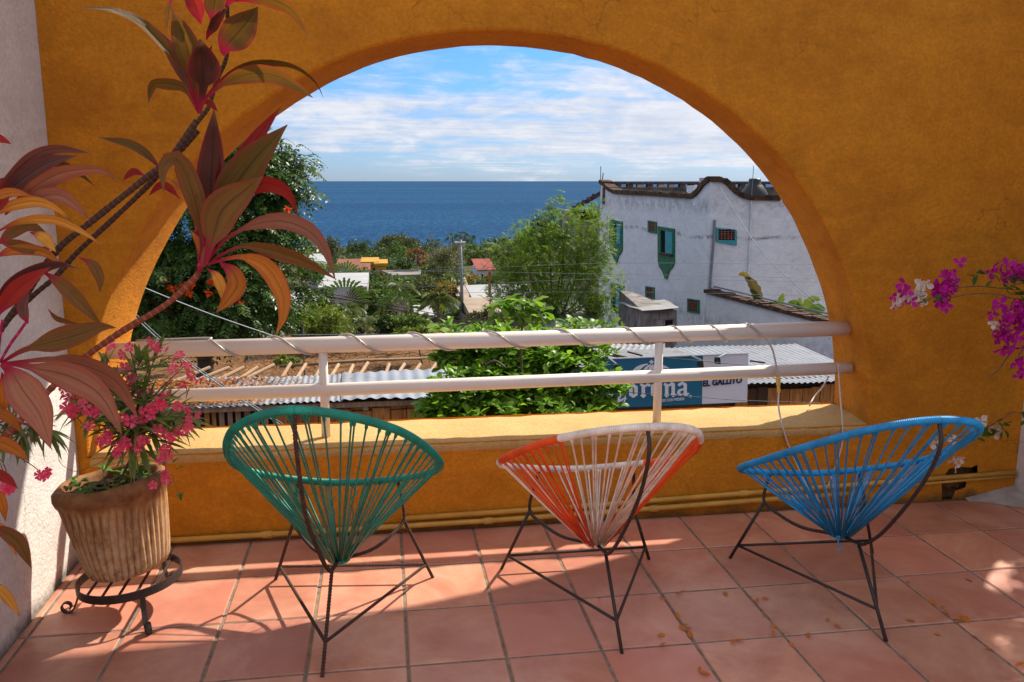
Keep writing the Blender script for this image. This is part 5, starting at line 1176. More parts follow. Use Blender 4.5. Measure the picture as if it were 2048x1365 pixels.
# ------------------------------------------------------------------ trees and bushes of the gardens and the shore
TR = [('round_tree', 'tall olive tree at the left end of the shoreline', [(664, 488, 15, 14), (662, 505, 20, 20)], 260, 1700, 4.0, 'ol'),
      ('dome_tree', 'broad dome shaped brown green tree rising above the shoreline', [(798, 486, 34, 14), (815, 496, 22, 18), (778, 492, 24, 12)], 320, 5200, 4.0, 'ol'),
      ('round_tree', 'yellowish green tree in front of the dome shaped tree', [(805, 502, 26, 22), (795, 515, 26, 16)], 270, 1900, 4.0, 'mg'),
      ('round_tree', 'dark tree clump left of the dome shaped tree', [(735, 500, 32, 16), (712, 505, 26, 18), (755, 506, 20, 14)], 290, 2400, 4.0, 'dg'),
      ('round_tree', 'dark trees behind the yellow house', [(690, 522, 36, 18), (735, 526, 40, 16), (780, 528, 36, 16)], 200, 3000, 4.5, 'dg'),
      ('flame_tree', 'red orange leaved tree by the grey pole', [(832, 508, 16, 9), (842, 518, 16, 12)], 165, 1100, 4.0, 'rd'),
      ('round_tree', 'dark bush between the yellow house and the red leaved tree', [(800, 536, 26, 16), (815, 528, 18, 12)], 150, 1500, 5, 'dg'),
      ('bare_bush', 'large brownish half bare bush left of the light pole', [(885, 545, 42, 42), (900, 515, 32, 28), (860, 560, 30, 28)], 105, 5200, 4.0, 'ol'),
      ('bare_bush', 'brown twiggy bush above the big one by the light pole', [(895, 518, 28, 16), (875, 522, 18, 12)], 150, 1500, 3.0, 'brn'),
      ('round_tree', 'dense green tree right of the light pole', [(948, 508, 24, 22), (940, 530, 20, 20)], 230, 2000, 4.5, 'mg'),
      ('round_tree', 'dark green trees on the shore behind the red roof', [(990, 492, 30, 18), (975, 510, 30, 24), (1020, 500, 28, 20)], 250, 3200, 4.5, 'dg'),
      ('round_tree', 'greyish tree above the red roofed house', [(1000, 515, 32, 24), (1030, 525, 26, 20)], 190, 2600, 5, 'ol'),
      ('round_tree', 'dark tree mass left of the feathery tree crown', [(1060, 478, 34, 22), (1085, 462, 30, 24), (1110, 448, 34, 22), (1050, 500, 34, 22)], 150, 4200, 6, 'dg'),
      ('round_tree', 'dark glossy tree by the red post', [(962, 585, 26, 22), (950, 600, 22, 16), (975, 572, 18, 14)], 66, 2600, 7, 'dg'),
      ('yellow_bush', 'yellow leaved bush right of the light pole under the red roof', [(945, 562, 18, 12), (965, 556, 14, 8)], 95, 1000, 5, 'yl'),
      ('yellow_bush', 'yellow brown bush left of the light pole', [(893, 582, 22, 20), (875, 592, 18, 14), (905, 596, 16, 14)], 64, 1800, 6, 'yl'),
      ('round_tree', 'dark green garden tree under the concrete roof', [(760, 568, 36, 20), (735, 556, 34, 14), (790, 585, 32, 18)], 84, 3000, 6, 'dg'),
      ('round_tree', 'leafy green tree left of the terracotta roofs', [(685, 548, 30, 14), (715, 548, 26, 10), (660, 545, 22, 12)], 110, 1500, 5, 'mg'),
      ('round_tree', 'broad bush behind the palm beside the light pole', [(850, 575, 36, 24), (830, 600, 30, 26)], 72, 3000, 6, 'ol'),
      ('round_bush', 'light yellow green bush at the foot of the big flowering tree', [(640, 640, 46, 30), (600, 650, 40, 22), (665, 655, 40, 20)], 33, 4200, 7, 'yg'),
      ('round_bush', 'dark round bush right of the wooden posts', [(773, 655, 22, 22)], 36, 1300, 8, 'dg'),
      ('round_bush', 'blue green bush low above the rail', [(812, 650, 34, 20), (835, 655, 24, 14)], 36, 2000, 8, 'mg'),
      ('round_bush', 'bright green shrub under the leaning palm', [(845, 666, 26, 10), (815, 668, 22, 8)], 30, 900, 8, 'yg'),
      ('round_bush', 'pale shrub against the white wall inside the big tree', [(392, 640, 26, 26), (370, 655, 20, 14)], 30, 1200, 7, 'yg'),
      ('round_bush', 'dark green bush in the middle gardens behind the fan palm', [(760, 605, 34, 20), (735, 612, 28, 16), (790, 612, 26, 16)], 58, 2600, 7, 'mg'),
      ('round_bush', 'scrubby bush among the concrete walls right of the light pole', [(965, 640, 30, 18), (1000, 655, 30, 14), (985, 625, 20, 12)], 40, 1800, 6, 'ol'),
      ('round_bush', 'green shrub beside the grey wall below the light pole', [(945, 655, 20, 14), (900, 660, 18, 10)], 38, 1000, 7, 'mg'),
      ('round_bush', 'small bush on the leaf strewn yard behind the left shed', [(578, 722, 20, 12), (560, 728, 14, 8)], 27, 700, 7, 'yg'),
      ('round_tree', 'leafy tree between the white flat roof and the concrete shelter', [(745, 582, 30, 18), (770, 590, 22, 14)], 70, 2200, 6, 'mg'),
      ('round_bush', 'leafy shrubs hiding the lower right corner of the white flat roofed house', [(722, 592, 24, 14), (742, 596, 18, 14), (705, 606, 20, 12)], 56, 1700, 6, 'mg'),
      ('round_bush', 'leafy shrubs hiding the left corner of the white flat roofed house', [(645, 592, 20, 14), (628, 598, 20, 18), (660, 608, 18, 10)], 56, 1700, 6, 'dg'),
      ('round_tree', 'green tree in front of the concrete shelter posts', [(820, 575, 34, 18), (850, 566, 24, 14), (795, 570, 20, 12)], 80, 2600, 6, 'mg'),
      ('round_bush', 'dense low shrubs right behind the rail under the tallest palms', [(700, 668, 40, 10), (740, 664, 30, 10), (660, 668, 30, 8)], 34, 1800, 7, 'ol'),
      ('round_bush', 'green shrubs filling the slope under the grey utility post', [(840, 548, 26, 12), (870, 540, 22, 12), (815, 548, 16, 8)], 108, 1700, 5, 'mg'),
      ('round_tree', 'tree crown beside the tan roofed house', [(905, 565, 22, 16), (920, 600, 16, 14)], 74, 1400, 6, 'mg'),
      ('round_tree', 'green tree behind the pale house at the left', [(640, 545, 30, 20), (655, 560, 24, 14)], 120, 1800, 5, 'dg')]
for i, (nm, lab, L, Y, n, lp, mt) in enumerate(TR):
    tree(nm, lab, 'bush' if 'bush' in nm else 'tree', L, Y, n, lp, mt, 100 + i, r=None, clump=40, group=None)
def bare_tree():
    Y = 260; base = at(866, 520, Y); t = thing('bare_tree', 'leafless grey tree standing against the sea left of the palms', 'tree', (base.x, Y, gz(Y))); rnd = random.Random(12); b = MB(t.location)
    def br(p, d, L, r, k):
        q = p + d * L; b.tube([p, (p + q) / 2 + Vector((rnd.gauss(0, L * .05), 0, 0)), q], [r, r * .8, r * .6], 4)
        if k:
            for _ in range(3 if k > 1 else 4):
                dd = (d + Vector((rnd.gauss(0, .55), rnd.gauss(0, .55), rnd.gauss(.1, .35)))).normalized(); br(p + d * L * rnd.uniform(.5, 1), dd, L * rnd.uniform(.55, .8), r * .55, k - 1)
    br(Vector((base.x, Y, gz(Y))), Vector((.05, 0, 1)), at(866, 490, Y).z - gz(Y) - 0.5, .26, 0)
    br(at(866, 500, Y), Vector((.05, 0, 1)), 2.2, .2, 4); b.build('trunk', M['grey_bark'], t)
bare_tree()
def far_wood():
    g = np.random.default_rng(77); n = 520; Y = 45 + 365 * g.random(n) ** 1.0; X = Y * g.uniform(-.75, 1.0, n); P = []; S = []
    for x, y in zip(X, Y):
        r = g.uniform(1.2, 3.2) * (1 if y > 110 else .55)
        if y < 60 and x > -.05 * y and x < .6 * y: r *= .6
        ms = 220 if y < 150 else 130
        d = unit(g, ms); q = np.array([x, y, gz(y) + r * .55]) + d * np.array([r, r, r * .8]) * (.6 + .4 * g.random(ms))[:, None]; P.append(q); S.append(np.full(ms, max(.22, y * .0022)))
    P = np.concatenate(P); S = np.concatenate(S); k = len(P); D = unit(g, k); D[:, 2] -= .2; D /= np.linalg.norm(D, axis=1)[:, None]; s = S * g.uniform(.7, 1.4, k)
    V = cards(P, D, unit(g, k) + np.array([0, 0, .8]), s, s * .6)
    o = mesh_np('coastal_wood', V, np.arange(len(V)).reshape(-1, 4), leafmat('wood_leaf', (.018, .036, .012), (.10, .105, .028), .2)); tag(o, 'dark mixed coastal woodland between the houses and the sea', 'wood', None, 'stuff')
far_wood()

# ------------------------------------------------------------------ the white building on the right
M['lime'] = stucco('limewashed_wall', (.70, .70, .71), (.58, .58, .59), (.10, .095, .09), .5, 60, False, .3, .12, ((-.15, .10, .9), (.95, .45, .5), (-3.0, .5, .45)))
M['coping'] = flat('old_brick_coping', (.075, .042, .026), .9, .6, 5, .2, .8, 'world'); M['dark_brick'] = flat('dark_brick', (.085, .07, .06), .9, .6, 4, .2, .6, 'world')
M['wgreen'] = flat('green_paint', (.012, .12, .045), .55, .25, 4); M['teal'] = flat('teal_paint', (.03, .26, .29), .55, .2, 4); M['lattice'] = flat('red_lattice', (.22, .07, .045), .8, .3, 6); M['black'] = flat('painted_dark_inside', (.010, .010, .012), .9, .2, 4, .1)  # black: shade of the rooms inside, painted on flat sheets
M['pvc'] = flat('grey_pipe', (.16, .19, .21), .5, .15, 4); M['block'] = flat('concrete_block', (.20, .18, .165), .9, .5, 3, .1, .6, 'world'); M['tank'] = flat('black_tank', (.012, .012, .013), .4, .3, 3)
def tin_mat(name, c, rust, amt):
    b = MatB(name, .42, .5); v = b.pos('world'); n = b.noise(v, 1.4, 8, .65); c1 = b.ramp(n, [(.35, tuple(x * .75 for x in c)), (.65, c)])
    r = b.ramp(b.noise(b.pos('world', (1, .35, 1)), 2.2, 10, .72), [(.52, 0.0), (.68, amt)]); b.color(b.mix(r, c1, rust)); b.b.inputs['Metallic'].default_value = .25; b.bump(b.noise(v, 30, 3), .1, .003); return b.m
M['tin'] = tin_mat('corrugated_tin', (.33, .34, .36), (.17, .11, .075), .6); M['tin2'] = tin_mat('weathered_sheet', (.32, .31, .30), (.13, .095, .07), .8)
A0 = at(1200, 400, 40.0); A0.z = 0
LD = Vector((math.sin(R(-6.9)), math.cos(R(-6.9)), 0)); LN = Vector((-LD.y, LD.x, 0))     # along the side, and its outward normal
if LN.x > 0: LN = -LN
def pL(px, py, off=0.0): return onpl(px, py, A0 + LN * off, LN)
B0 = pL(1421, 400); B0.z = 0; YR = B0.y
def pR(px, py, off=0.0): return at(px, py, YR - off)
def white_building():
    t = thing('white_building', 'weathered white building with green framed windows on the right', 'building', (B0.x, B0.y, gz(30)))
    o = t.location; zb = gz(30) - .3
    def low(p): q = Vector(p); q.z = zb; return q
    top = [pL(x, y) for x, y in ((1201, 366), (1208, 370), (1217, 380), (1230, 387), (1250, 389), (1300, 391), (1383, 397), (1391, 393), (1400, 384), (1408, 372), (1415, 366), (1421, 363))]
    poly = top + [low(top[-1]), low(top[0])]
    MB(o).prism(poly, -LN * .3).build('side_wall', M['lime'], t)
    rt = [pR(x, y) for x, y in ((1421, 363), (1445, 364), (1454, 371), (1468, 386), (1482, 395), (1500, 400), (1560, 401), (1700, 402))]
    rt = [p + Vector((.002, 0, 0)) for p in rt]
    MB(o).prism(rt + [low(rt[-1]), low(rt[0])], (0, .3, 0)).build('front_wall', M['lime'], t)
    # tile coping following the curved parapets
    def coping(pts, out, th):
        pts = [Vector(p) for p in resample(pts, 42)]
        for i in range(0, len(pts) - 1):
            a, c = pts[i], pts[i + 1]; d = (c - a).normalized(); up = out.cross(d); up = up if up.z > 0 else -up
            q = [a + out * .10 - d * .01, c + out * .10 - d * .02, c - out * .40 - d * .02, a - out * .40 - d * .01]; j = random.uniform(.9, 1.25)
            MB(o).hexa([p - up * .02 for p in q] + [p + up * th * j for p in q]).build('coping_tile', M['coping'], t)
    coping(top, LN, .15); coping(rt[:7], Vector((0, -1, 0)), .15)
    # roof deck and far parapet of dark brick with openings
    far = 7.0
    rz = .55
    a, b, c, d = top[0].copy(), top[-1].copy(), rt[-1].copy(), None
    a2 = a + Vector((far, 0, 0)); P = [Vector((p.x, p.y, rz)) for p in (a - LN * .25, b - LN * .25 + Vector((0, .3, 0)), Vector((c.x, YR + .3, 0)), Vector((c.x, a.y, 0)))]
    MB(o).prism(P, (0, 0, -.2)).build('roof_deck', M['block'], t)
    ya, yb_ = B0.y + 1.5, a.y
    for k in range(10):        # brick piers of the far parapet and their caps
        y = yb_ - .5
    def rp(px, py, Yq): return at(px, py, Yq)
    Yq = a.y - .6
    MB(o).hexa([Vector((p.x, y, z)) for z in (rz, rp(1300, 375, Yq).z) for p, y in ((rp(1208, 380, Yq), Yq), (rp(1560, 380, Yq), Yq), (rp(1560, 380, Yq), Yq + .3), (rp(1208, 380, Yq), Yq + .3))]).build('far_parapet', M['dark_brick'], t)
    MB(o).hexa([Vector((p.x, y, z)) for z in (rp(1300, 369, Yq).z, rp(1300, 364.5, Yq).z) for p, y in ((rp(1206, 380, Yq), Yq - .06), (rp(1562, 380, Yq), Yq - .06), (rp(1562, 380, Yq), Yq + .36), (rp(1206, 380, Yq), Yq + .36))]).build('parapet_cap', M['coping'], t)
    for x in (1214, 1232, 1255, 1275, 1295, 1317, 1338, 1360, 1378, 1398, 1460, 1480, 1520):
        p, q = rp(x, 380, Yq), rp(x + 11, 380, Yq)
        MB(o).hexa([Vector((v.x, y, z)) for z in (rp(x, 375, Yq).z, rp(x, 369, Yq).z) for v, y in ((p, Yq), (q, Yq), (q, Yq + .3), (p, Yq + .3))]).build('parapet_pier', M['dark_brick'] if x % 3 else M['cement'], t)
    for (x0, x1, y0, y1, Yz, m_) in ((1413, 1441, 356, 364, YR + 4, 'cement'), (1388, 1420, 372, 390, YR + 2.5, 'lime')):
        p, q = at(x0, y0, Yz), at(x1, y1, Yz); MB(o).box((p.x, Yz, rz), (q.x, Yz + .8, p.z)).build('roof_box', M[m_], t)
    # window surrounds: painted shield shapes round a flat pane, opening's shade painted on
    def surround(px0, px1, yt, ys, ytip, op, plane, mat, shut=None):
        f = lambda x, y, off=.05: plane(x, y, off)
        sl = .16 * (px1 - px0)
        cx = (px0 + px1) / 2
        out = [f(px0, yt), f(px1, yt + sl), f(px1, ys), f(px1 - (px1 - px0) * .12, ys + (ytip - ys) * .28), f(cx + (px1 - px0) * .20, ys + (ytip - ys) * .48), f(cx + (px1 - px0) * .04, ytip), f(cx - (px1 - px0) * .06, ytip), f(cx - (px1 - px0) * .26, ys + (ytip - ys) * .45), f(px0 + (px1 - px0) * .08, ys + (ytip - ys) * .25), f(px0, ys - sl)] if ytip else [f(px0, yt), f(px1, yt + sl), f(px1, ys + sl), f(px0, ys)]
        n = LN if plane is pL else Vector((0, -1, 0))
        (ox0, ox1, oy0, oy1) = op; so = .16 * (ox1 - ox0) if plane is pL else 0
        hole = [f(ox0, oy0), f(ox1, oy0 + so), f(ox1, oy1 + so), f(ox0, oy1)]
        w = MB(o); tri = tessellate_polygon([out, hole]); Vv = out + hole
        w.add(Vv, [tuple(q) for q in tri]); m_ = len(out)
        w.add([p for p in out] + [p - n * .06 for p in out], [(i, (i + 1) % m_, m_ + (i + 1) % m_, m_ + i) for i in range(m_)])
        w.add([p for p in hole] + [p - n * .047 for p in hole], [(i, (i + 1) % 4, 4 + (i + 1) % 4, 4 + i) for i in range(4)])
        win = w.build('window', mat, t)
        MB(o).add([p - n * .044 for p in hole], [(0, 1, 2, 3)]).build('opening', M['black'], win)  # flat sheet just off the wall, recess shade painted as near-black colour
        if shut:
            xs = ox0 + (ox1 - ox0) * shut; q = [f(xs, oy0 + so * shut, .085), f(ox1, oy0 + so, .085), f(ox1, oy1 + so, .085), f(xs, oy1 + so * shut, .085)]
            sh = MB(o).prism(q, -n * .05).build('shutter', M['teal'], win)
        return win, hole, n
    surround(1219, 1244, 439.5, 500, 527, (1227, 1240, 447, 486), pL, M['wgreen'], .45)
    w, hq, n = surround(1315, 1348, 453, 526, 559, (1321, 1344, 461, 505), pL, M['wgreen'], .40)
    q = [pL(1317, 506, .12), pL(1343, 510, .12), pL(1343, 514, .12), pL(1317, 510, .12)]; MB(o).prism(q, -LN * .1).build('sill', M['coping'], w)
    surround(1221, 1247, 567, 625, None, (1226, 1243, 575, 620), pL, M['wgreen'], .3)
    def grille(px0, px1, py0, py1, plane, mat, m):
        w, hq, n = surround(px0, px1, py0, py1, None, (px0 + m, px1 - m, py0 + m, py1 - m), plane, mat)
        for k in range(1, 5):
            for (a_, b_) in (((hq[0], hq[1]), (hq[3], hq[2])), ((hq[0], hq[3]), (hq[1], hq[2]))):
                u = k / 5; p0 = a_[0] + (a_[1] - a_[0]) * u; p1 = b_[0] + (b_[1] - b_[0]) * u
                MB(o).tube([p0 - n * .02, p1 - n * .02], .018, 4).build('lattice_bar', M['lattice'], w)
    grille(1295, 1312, 441.5, 465, pL, M['wgreen'], 3); grille(1290, 1307.5, 572.5, 596, pL, M['wgreen'], 3); grille(1374, 1397, 597, 624, pL, M['wgreen'], 3); grille(1433, 1474, 455.5, 485, pR, M['teal'], 4)
    # pipe down the corner and along the wall, cables, stains of old render
    MB(o).tube([pR(1429.5, 440, .06), pR(1426, 500, .06), pR(1422, 545, .06), pR(1420, 575, .06), pR(1428, 583, .10), pR(1440, 586, .3)], .045, 7).build('drain_pipe', M['pvc'], t)
    MB(o).tube([pR(1503, 400, .05), pR(1500, 480, .05), pR(1496, 560, .05)], .03, 6).build('drain_pipe', M['lime'], t)
    MB(o).tube([top[0] + Vector((0, 0, -.6)), top[0] + Vector((.0, 0, .75))], .02, 5).build('antenna', M['pvc'], t); MB(o).tube([top[0] + Vector((.05, 0, -.2)), top[0] + Vector((.12, 0, .45))], .025, 5).build('antenna', M['pvc'], t)
    p = at(1503, 395, YR + .5); MB(o).tube([p, p + Vector((.02, 0, 1.1))], .012, 5).build('antenna', M['pvc'], t)
white_building()
def tank():
    Yt = YR + 1.6; c = at(1508, 394, Yt); r = 27 * mpp(Yt); zt = at(1508, 357.5, Yt).z; t = thing('water_tank', 'black plastic water tank on the roof of the white building', 'water tank', (c.x, Yt, .55)); V = []; F = []; n = 32
    h = zt - .55
    prof = [(0, 0), (r, 0), (r * 1.0, h * .25), (r * .97, h * .27), (r, h * .30), (r, h * .48), (r * .96, h * .55), (r * .62, h * .78), (r * .46, h * .84), (r * .46, h * .95), (r * .40, h), (0, h)]
    for (q, z) in prof: V += [(q * math.cos(2 * math.pi * k / n), q * math.sin(2 * math.pi * k / n), z) for k in range(n)]
    for i in range(len(prof) - 1):
        for k in range(n): F.append((i * n + k, i * n + (k + 1) % n, (i + 1) * n + (k + 1) % n, (i + 1) * n + k))
    mesh('tank_body', V, F, M['tank'], t, True)
    p = c + Vector((-.45, -.5, .02)); MB(t.location).tube([p, p + Vector((.25, 0, .0))], .06, 6).build('valve', M['cement'], t)
tank()
def yard_wall():
    t = thing('yard_wall', 'low white yard wall with a brick tile coping running towards us', 'wall', (B0.x, B0.y - 1, gz(28)))
    o = t.location; a, b = pL(1412, 586, .01), pL(1760, 676, .01); zb = gz(28) - .3
    MB(o).prism([a, b, Vector((b.x, b.y, zb)), Vector((a.x, a.y, zb))], -LN * .28).build('wall_body', M['lime'], t)
    n = 46
    for i in range(n):
        p = a + (b - a) * (i / n); q = a + (b - a) * ((i + .94) / n); j = random.uniform(.10, .16)
        MB(o).hexa([p + LN * .10, q + LN * .10, q - LN * .38, p - LN * .38] + [v + Vector((0, 0, j)) for v in (p + LN * .10, q + LN * .10, q - LN * .38, p - LN * .38)]).build('coping_tile', M['coping'], t)
    MB(o).tube([a - LN * .3 + Vector((0, 0, .22)), b - LN * .3 + Vector((0, 0, .22))], .03, 6).build('pipe', M['pvc'], t)
yard_wall()
def banana(label, stalks, Y, seed):
    rnd = random.Random(seed); b0 = at(*stalks[0][0][0], Y); t = thing('banana_plant', label, 'plant', (b0.x, Y, gz(Y)))
    for px, w, mt in stalks:
        C = [Vector(p) for p in resample(catmull([at(x, y, Y) for x, y in px], 6), 11)]; V = []; F = []; s0 = w * mpp(Y) / 2
        for i, c in enumerate(C):
            u = i / 10; tt = (C[min(i + 1, 10)] - C[max(i - 1, 0)]).normalized(); s = tt.cross(Vector((.3, 1, 0))).normalized(); wv = s0 * math.sin(math.pi * min(1, .1 + .88 * u)) ** .6 * (1 if i % 2 else .8)
            V += [c - s * wv + Vector((0, -.3 * wv, 0)), c, c + s * wv + Vector((0, -.3 * wv, 0))]
        for i in range(10):
            for k in (0, 1): F.append((i * 3 + k, i * 3 + k + 1, i * 3 + k + 4, i * 3 + k + 3))
        mesh('leaf', [v - t.location for v in V], F, M[mt], t)
    MB(t.location).tube([(b0.x, Y, gz(Y) - .1), b0], [.12, .07], 7).build('trunk', M['mg'], t)
banana('half withered banana plant with one upright brown leaf behind the yard wall', [(((1518, 612), (1512, 585), (1502, 565), (1490, 553)), 24, 'brn'), (((1500, 560), (1490, 550), (1482, 548), (1478, 552)), 12, 'yl'), (((1519, 612), (1512, 592), (1500, 578)), 14, 'mg')], 26.6, 1)
banana('green banana plants behind the yard wall beside the arch', [(((1555, 622), (1560, 605), (1566, 587)), 16, 'yg'), (((1553, 622), (1548, 612), (1552, 600)), 12, 'mg'), (((1600, 635), (1592, 612), (1585, 605), (1575, 608)), 18, 'mg'), (((1605, 635), (1612, 610), (1625, 598), (1640, 600)), 20, 'yg'), (((1605, 637), (1620, 620), (1635, 615), (1650, 622)), 20, 'mg'), (((1600, 637), (1598, 615), (1600, 596)), 16, 'yg'), (((1612, 640), (1630, 630), (1645, 632)), 16, 'dg'), (((1595, 634), (1582, 622), (1572, 622)), 14, 'dg')], 25.6, 2)
def corrugated(par, P00, P10, P01, P11, pitch, amp, mat, name='roof', along='v', thick=.0):
    """sheet between four corners; ribs run from the 0 edge to the 1 edge (P00->P01)"""
    P00, P10, P01, P11 = map(Vector, (P00, P10, P01, P11)); n = max(8, int((P10 - P00).length / pitch * 6)); V = []; F = []
    up = (P10 - P00).cross(P01 - P00).normalized(); up = up if up.z > 0 else -up
    for i in range(n + 1):
        u = i / n; h = amp * math.sin(u * n / 6 * 2 * math.pi)
        for v in (0, .5, 1):
            p = (P00 + (P10 - P00) * u) * (1 - v) + (P01 + (P11 - P01) * u) * v; V.append(p + up * (h + .012 * math.sin(9 * u + 4 * v)) - par.location)
    for i in range(n):
        for k in (0, 1): F.append((i * 3 + k, (i + 1) * 3 + k, (i + 1) * 3 + k + 1, i * 3 + k + 1))
    return mesh(name, V, F, mat, par, True)
def hut():
    Yh = 24.0; a, b = at(1286, 620, Yh), at(1352, 618, Yh); z = gz(Yh) - .2
    c = at(1238, 612, Yh + 4.0); t = thing('block_hut', 'small concrete block hut with a corrugated roof against the white building', 'hut', (a.x, Yh, gz(Yh)))
    o = t.location; zt = at(1286, 622, Yh).z
    MB(o).hexa([Vector((a.x, a.y, z)), Vector((b.x, b.y, z)), Vector((b.x - .3, b.y + 3.5, z)), Vector((c.x, c.y, z)), Vector((a.x, a.y, zt)), Vector((b.x, b.y, zt)), Vector((b.x - .3, b.y + 3.5, zt + .1)), Vector((c.x, c.y, zt + .1))]).build('block_wall', M['block'], t)
    u = Vector((0, 0, 1))
    for r_ in range(7):        # block courses on the front
        for k in range(4):
            w = (b.x - a.x) / 4; x = a.x + (k + (.5 if r_ % 2 else 0)) * w
            x1 = min(x + w - .02, b.x); zz = zt - .06 - r_ * .22
            if x < b.x - .05: MB(o).box((x, a.y - .02, zz - .20), (x1, a.y - .002, zz)).build('block', M['block'], t)
    corrugated(t, at(1238, 606, Yh + 3.2), at(1283, 621, Yh - .25), at(1328, 599, Yh + 3.2), at(1357, 615, Yh - .25), .12, .018, M['tin2'])
    MB(o).tube([at(1353, 620, Yh - .15), at(1352, 690, Yh - .15)], .03, 6).build('pipe', M['pvc'], t)
    MB(o).box((at(1330, 640, Yh).x, Yh - .03, at(1330, 668, Yh).z), (at(1345, 640, Yh).x, Yh - .024, at(1345, 640, Yh).z)).build('window', M['black'], t)
hut()
def palapa():
    Y = 43; t = thing('tiled_roof_house', 'dark sloping tiled roof at the left side of the white building', 'house', (at(1175, 430, Y).x, Y, gz(Y))); o = t.location
    MB(o).hexa([at(1145, 425, Y - .5), at(1201, 392, Y - .5), at(1201, 392, Y + 4), at(1145, 425, Y + 4), at(1144, 416, Y - .5), at(1201, 382, Y - .5), at(1201, 382, Y + 4), at(1144, 416, Y + 4)]).build('roof', M['coping'], t)
    for (x, y) in ((1147, 417), (1157, 411), (1167, 405), (1177, 399), (1187, 393)):
        MB(o).tube([at(x, y - 1, Y - .55), at(x, y - 1, Y + 4)], .11, 6).build('roof_tile', M['dark_brick'], t)
    MB(o).box((at(1152, 430, Y).x, Y, gz(Y) - .2), (at(1199, 430, Y).x, Y + 3.5, at(1152, 424, Y).z)).build('wall', M['block'], t)
    MB(o).box((at(1160, 430, Y).x, Y - .03, at(1160, 440, Y).z), (at(1192, 430, Y).x, Y - .02, at(1160, 424, Y).z)).build('opening', M['black'], t)  # no hole here: flat sheet on the wall with the shade painted in
palapa()

# ------------------------------------------------------------------ the shed on the left: tin roof, planks, pickets
M['plank'] = None
def wood(name, c, c2):
    b = MatB(name, .8, .25); v = b.pos('obj', (9, 9, 1.0)); oi = b.N('ShaderNodeObjectInfo'); ad = b.N('ShaderNodeVectorMath'); b.L(v, ad.inputs[0]); b.L(oi.outputs['Random'], ad.inputs[1])
    col = b.ramp(b.noise(ad.outputs[0], 2.2, 8, .65, .5), [(.35, c2), (.65, c)]); col = b.mix(b.maprange(oi.outputs['Random'], 0, 1, 0, .75), col, c2); b.color(col); b.bump(b.noise(v, 6, 5), .3, .005); return b.m
M['plank'] = wood('warm_planks', (.58, .26, .07), (.24, .09, .024)); M['old_wood'] = wood('old_wood', (.42, .29, .18), (.18, .11, .06)); M['pole'] = wood('peeled_pole', (.52, .36, .22), (.34, .21, .12)); M['dark_wood'] = wood('dark_wood', (.10, .055, .03), (.05, .028, .016))
M['litter'] = leafmat('leaf_litter', (.14, .050, .014), (.46, .15, .032), .0, .8, .1)
def litter(name, P, s, par=None, seed=1):
    g = np.random.default_rng(seed); n = len(P); D = unit(g, n); D[:, 2] *= .25; D /= np.linalg.norm(D, axis=1)[:, None]
    V = cards(P, D, unit(g, n) * .35 + np.array([0, 0, 1]), s * g.uniform(.6, 1.3, n), s * .5 * g.uniform(.7, 1.3, n)); org = np.array(par.location) if par else 0
    o = mesh_np(name, V - org, np.arange(len(V)).reshape(-1, 4), M['litter'], par); o['kind'] = 'stuff'; return o
